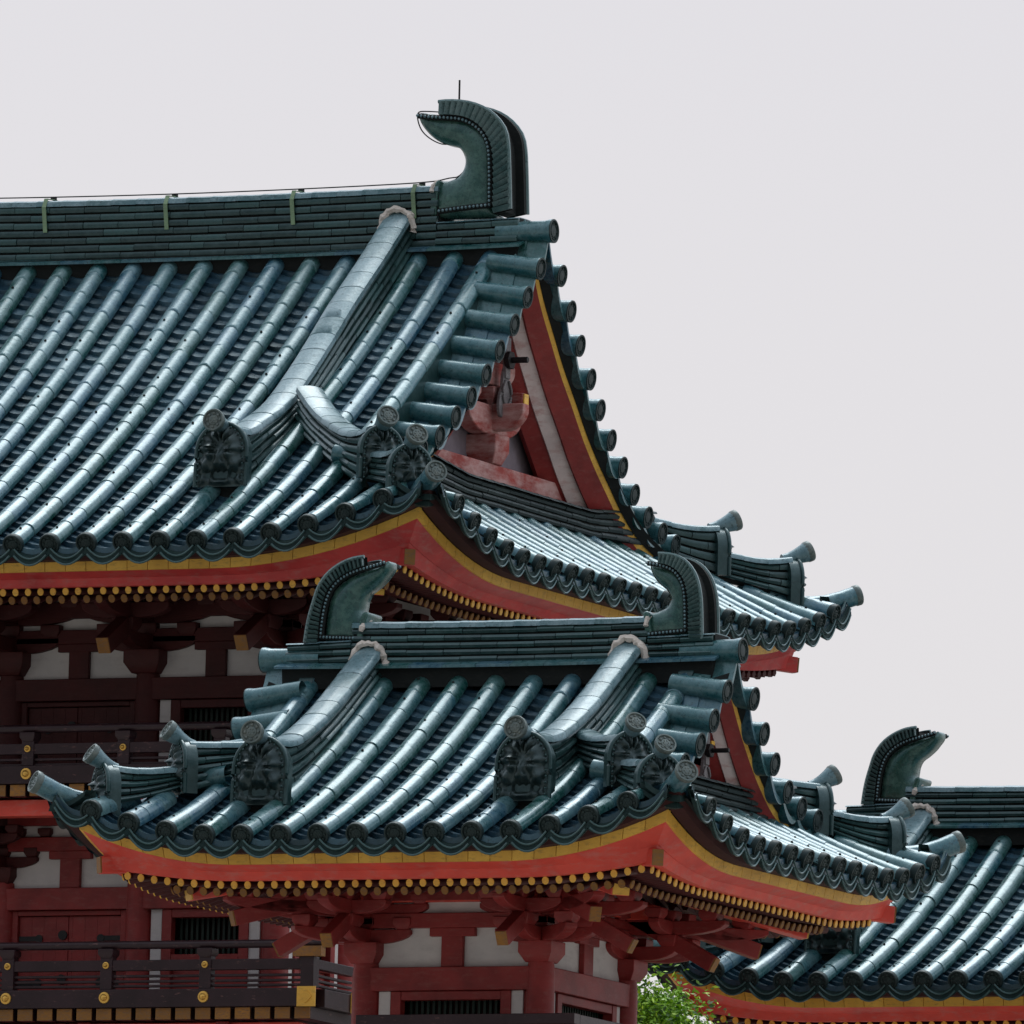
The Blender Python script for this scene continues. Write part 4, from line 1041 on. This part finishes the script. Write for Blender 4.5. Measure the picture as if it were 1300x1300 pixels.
# base storey down to the plinth
mb = MB(); mb.box(XS[0], XS[-1], 7.60, 12.6, 1.0, 10.2, 0.3); mb.build('base_wall', ['plaster'], tower)
for x in XS: column(tower, x, 7.50, 1.0, 10.2, 0.16)
for z in (9.9, 7.0, 4.0):
    mb = MB(); mb.box(XS[0]-0.1, XS[-1]+0.1, 7.38, 7.55, z, z+0.22, 0.3); mb.build('base_beam', ['red_mid'], tower, bevel=0.006)
for x in (-9.34, -8.04, -6.745, -5.45):
    mb = MB(); mb.beam((x, 7.5, 11.7), (x, 6.5, 12.1), 0.12, 0.14); mb.build('balcony_brace', ['red_mid'], tower, bevel=0.006)

# ------------------------------------------------------------------ front turret
turret = thing('corner_turret', 'small front turret whose teal roof has two curled ridge ornaments, nearest in the picture', 'turret', 'tile roofed corner turrets of the tower')
tr = Roof(turret, cx=-1.28, cy=2.85, a=2.82, g=2.12, z0=13.06, h1=0.39, h2=0.065, lf=0.42, ll=1.65, pitch=0.335, nrow=7, rr=0.087,
          vtab=[(0, 14.78), (0.28, 14.42), (0.52, 14.16), (0.77, 13.94), (1.07, 13.745), (1.38, 13.64), (1.74, 13.576)],
          vy=-0.10, zr=15.085, sag=0.03, zledge=14.725, zorn=14.93, rw=0.15, rn=5, caph=0.065, orn_in=0.80, edge=0.22, bs=0.72, zfoot=13.72,
          dw=0.095, hw=0.092, frise=0.10, xmin=None, skip_back=False, bright=True)
for k in range(4): tr.slope(k, caps=(k != 2), fine=(k != 2))
tr.eaves(); tr.verge(); tr.top_ridge()
tr.desc([(0.68, 13.94), (0.94, 13.95), (1.25, 14.04), (1.74, 14.285), (2.25, 14.61), (2.70, 14.91)], 1.155, (OGRE_BIG, 0.55, 0.30), 0.094)
tr.hips([(0.88, 13.93, 13.50), (1.15, 13.955, 13.63), (1.36, 13.99, 13.71), (1.62, 14.08, 13.81)],
        [(0.42, 13.70, 13.36), (0.60, 13.69, 13.42), (0.88, 13.74, 13.55)], (OGRE_SMALL, 0.43, 0.26), 0.085)
def fn_tl(a, b_): return (-3.015+(a-165)/(4.333*145.5), 14.915+(612-b_)/(4.333*157.5))
ornament('ridge_end_ornament', TUR_ORN, fn_tl, 2.85, turret, 0.36, scale_r=0.85)
ornament('ridge_end_ornament', TUR_ORN_R, lambda a, b_: (0.515+(a-945)/(3.25*145.5), 14.875+(430-b_)/(3.25*157.5)), 2.85, turret, 0.36, scale_r=0.85)
TX = [-2.08, -0.54]; TY = [2.04, 3.72]
body(turret, TX, 2.04, 3.72, TY, 12.17, 12.49, 11.60, 0.115, ['window'], 'red_mid', 9.0, 0.8)
column(turret, TX[0], 3.72, 9.0, 12.2, 0.115)
bracket_set(turret, (TX[1], 2.04, 12.20), [(0, -1, 0), (1, 0, 0), (1, -1, 0)], 0.86, 'red_mid', 'gold_old')
bracket_set(turret, (TX[0], 2.04, 12.20), [(0, -1, 0), (-1, 0, 0), (-1, -1, 0)], 0.86, 'red_mid', 'gold_old')
bracket_set(turret, (TX[1], 3.72, 12.20), [(1, 0, 0), (1, 1, 0)], 0.86, 'red_mid', 'gold_old')
bracket_set(turret, (TX[0], 3.72, 12.20), [(-1, 0, 0), (-1, 1, 0)], 0.86, 'red_mid', 'gold_old')
mb = MB()
for o_ in (0.0, 0.8):
    x0, x1, y0, y1 = TX[0]-o_, TX[1]+o_, 2.04-o_, 3.72+o_; zz = 12.70+o_*0.16
    e_ = 0.28
    mb.box(x0-e_, x1+e_, y0-0.06, y0+0.06, zz, zz+0.12, 0.3); mb.box(x0-e_, x1+e_, y1-0.06, y1+0.06, zz, zz+0.12, 0.3)
    mb.box(x0-0.06, x0+0.06, y0-e_, y1+e_, zz+0.003, zz+0.117, 0.3); mb.box(x1-0.06, x1+0.06, y0-e_, y1+e_, zz+0.003, zz+0.117, 0.3)
mb.build('eave_purlin', ['red'], turret, bevel=0.006)
mb = MB(); mb.box(-1.92, 0.0, 1.50, 1.62, 11.66, 11.745, 0.3); mb.box(0.0-0.1, 0.0, 1.62, 4.2, 11.66, 11.742, 0.3)
mb.box(-1.92, -0.1, 1.53, 1.59, 11.38, 11.45, 0.3); mb.box(-0.08, -0.02, 1.62, 4.2, 11.38, 11.45, 0.3)
for px_, py_ in ((-1.85, 1.56), (-0.95, 1.56), (-0.05, 1.56), (-0.05, 2.45), (-0.05, 3.3), (-0.05, 4.15)): mb.box(px_-0.045, px_+0.045, py_-0.045, py_+0.045, 11.12, 11.67, 0.3)
mb.build('turret_railing', ['lacquer'], turret, bevel=0.004)
mb = MB(); mb.box(-1.95, 0.1, 1.40, 4.3, 11.0, 11.12, 0.3); mb.build('turret_floor', ['lacquer'], turret)
mb = MB(); mb.box(-2.2, -0.42, 1.95, 3.82, 1.0, 9.2, 0.3); mb.build('base_wall', ['plaster'], turret)
for x, y in ((-2.2, 1.95), (-0.42, 1.95), (-0.42, 3.82), (-2.2, 3.82)): column(turret, x, y, 1.0, 11.0, 0.14)

# ------------------------------------------------------------------ rear turret: a copy of the front one with its parts
def copy_tree(o, parent=None):
    c = o.copy(); COL.objects.link(c); c.parent = parent
    for ch in list(o.children): copy_tree(ch, c)
    return c
rear = copy_tree(turret)
rear.location = (-1.04, 14.41, 0.137)
rear['label'] = 'turret behind the front turret at lower right, ridge and roof running off the right edge'
rear['category'] = 'turret'

# ------------------------------------------------------------------ tree between the turrets
def tree(name, label, x, y, ztop, rad, n, seed):
    rnd = random.Random(seed); root = thing(name, label, 'tree')
    root.location = (x, y, 0)
    tk = MB(); tk.tube(smooth_path([V((0, 0, 0)), V((0.15, 0.1, ztop*0.3)), V((-0.1, 0.05, ztop*0.6)), V((0, 0, ztop*0.92))], 5), [0.28-0.24*i/15 for i in range(16)], 10, 0.4)
    cl = []
    for i in range(26):
        z = ztop-0.25-abs(rnd.gauss(0, 1))*1.6; r_ = rad*min(1, 0.35+(ztop-z)*0.35); a = rnd.uniform(0, 6.28); q = rnd.uniform(0.2, 1)*r_
        c = V((math.cos(a)*q, math.sin(a)*q, z)); cl.append((c, rnd.uniform(0.22, 0.5)))
        tk.tube([(0, 0, z-0.7), (c.x*0.6, c.y*0.6, z-0.25), tuple(c)], [0.05, 0.03, 0.01], 6, 0.4)
    cl.append((V((0.05, 0, ztop-0.3)), 0.4)); cl.append((V((-0.3, -0.2, ztop-0.75)), 0.45))
    tk.build('trunk', ['bark'], root)
    lf = MB()
    for c, r_ in cl:
        for _ in range(n):
            d = V((rnd.gauss(0, 1), rnd.gauss(0, 1), rnd.gauss(0, 0.7)))*(r_*0.55); p = c+d
            a = V((rnd.gauss(0, 1), rnd.gauss(0, 1), rnd.gauss(0, 0.6))).normalized(); b_ = a.cross(V((rnd.gauss(0, 1), rnd.gauss(0, 1), rnd.gauss(0, 1)))).normalized()
            l, w = rnd.uniform(0.02, 0.036), rnd.uniform(0.009, 0.015)
            lf.add([p-a*l, p+b_*w, p+a*l, p-b_*w], [(0, 1, 2, 3)], min(1, max(0, 0.38+rnd.gauss(0, .28))))
    lf.build('crown', ['leaf'], root)
tree('broadleaf_tree', 'bright green leafy tree showing between the turret column and the rear turret', -1.86, 7.2, 12.52, 0.26, 2000, 5)
for o in bpy.data.objects:
    if o.name.startswith('stone_plinth'): o['label'] = 'wide grey stone plinth that carries the tower and its corner turrets'
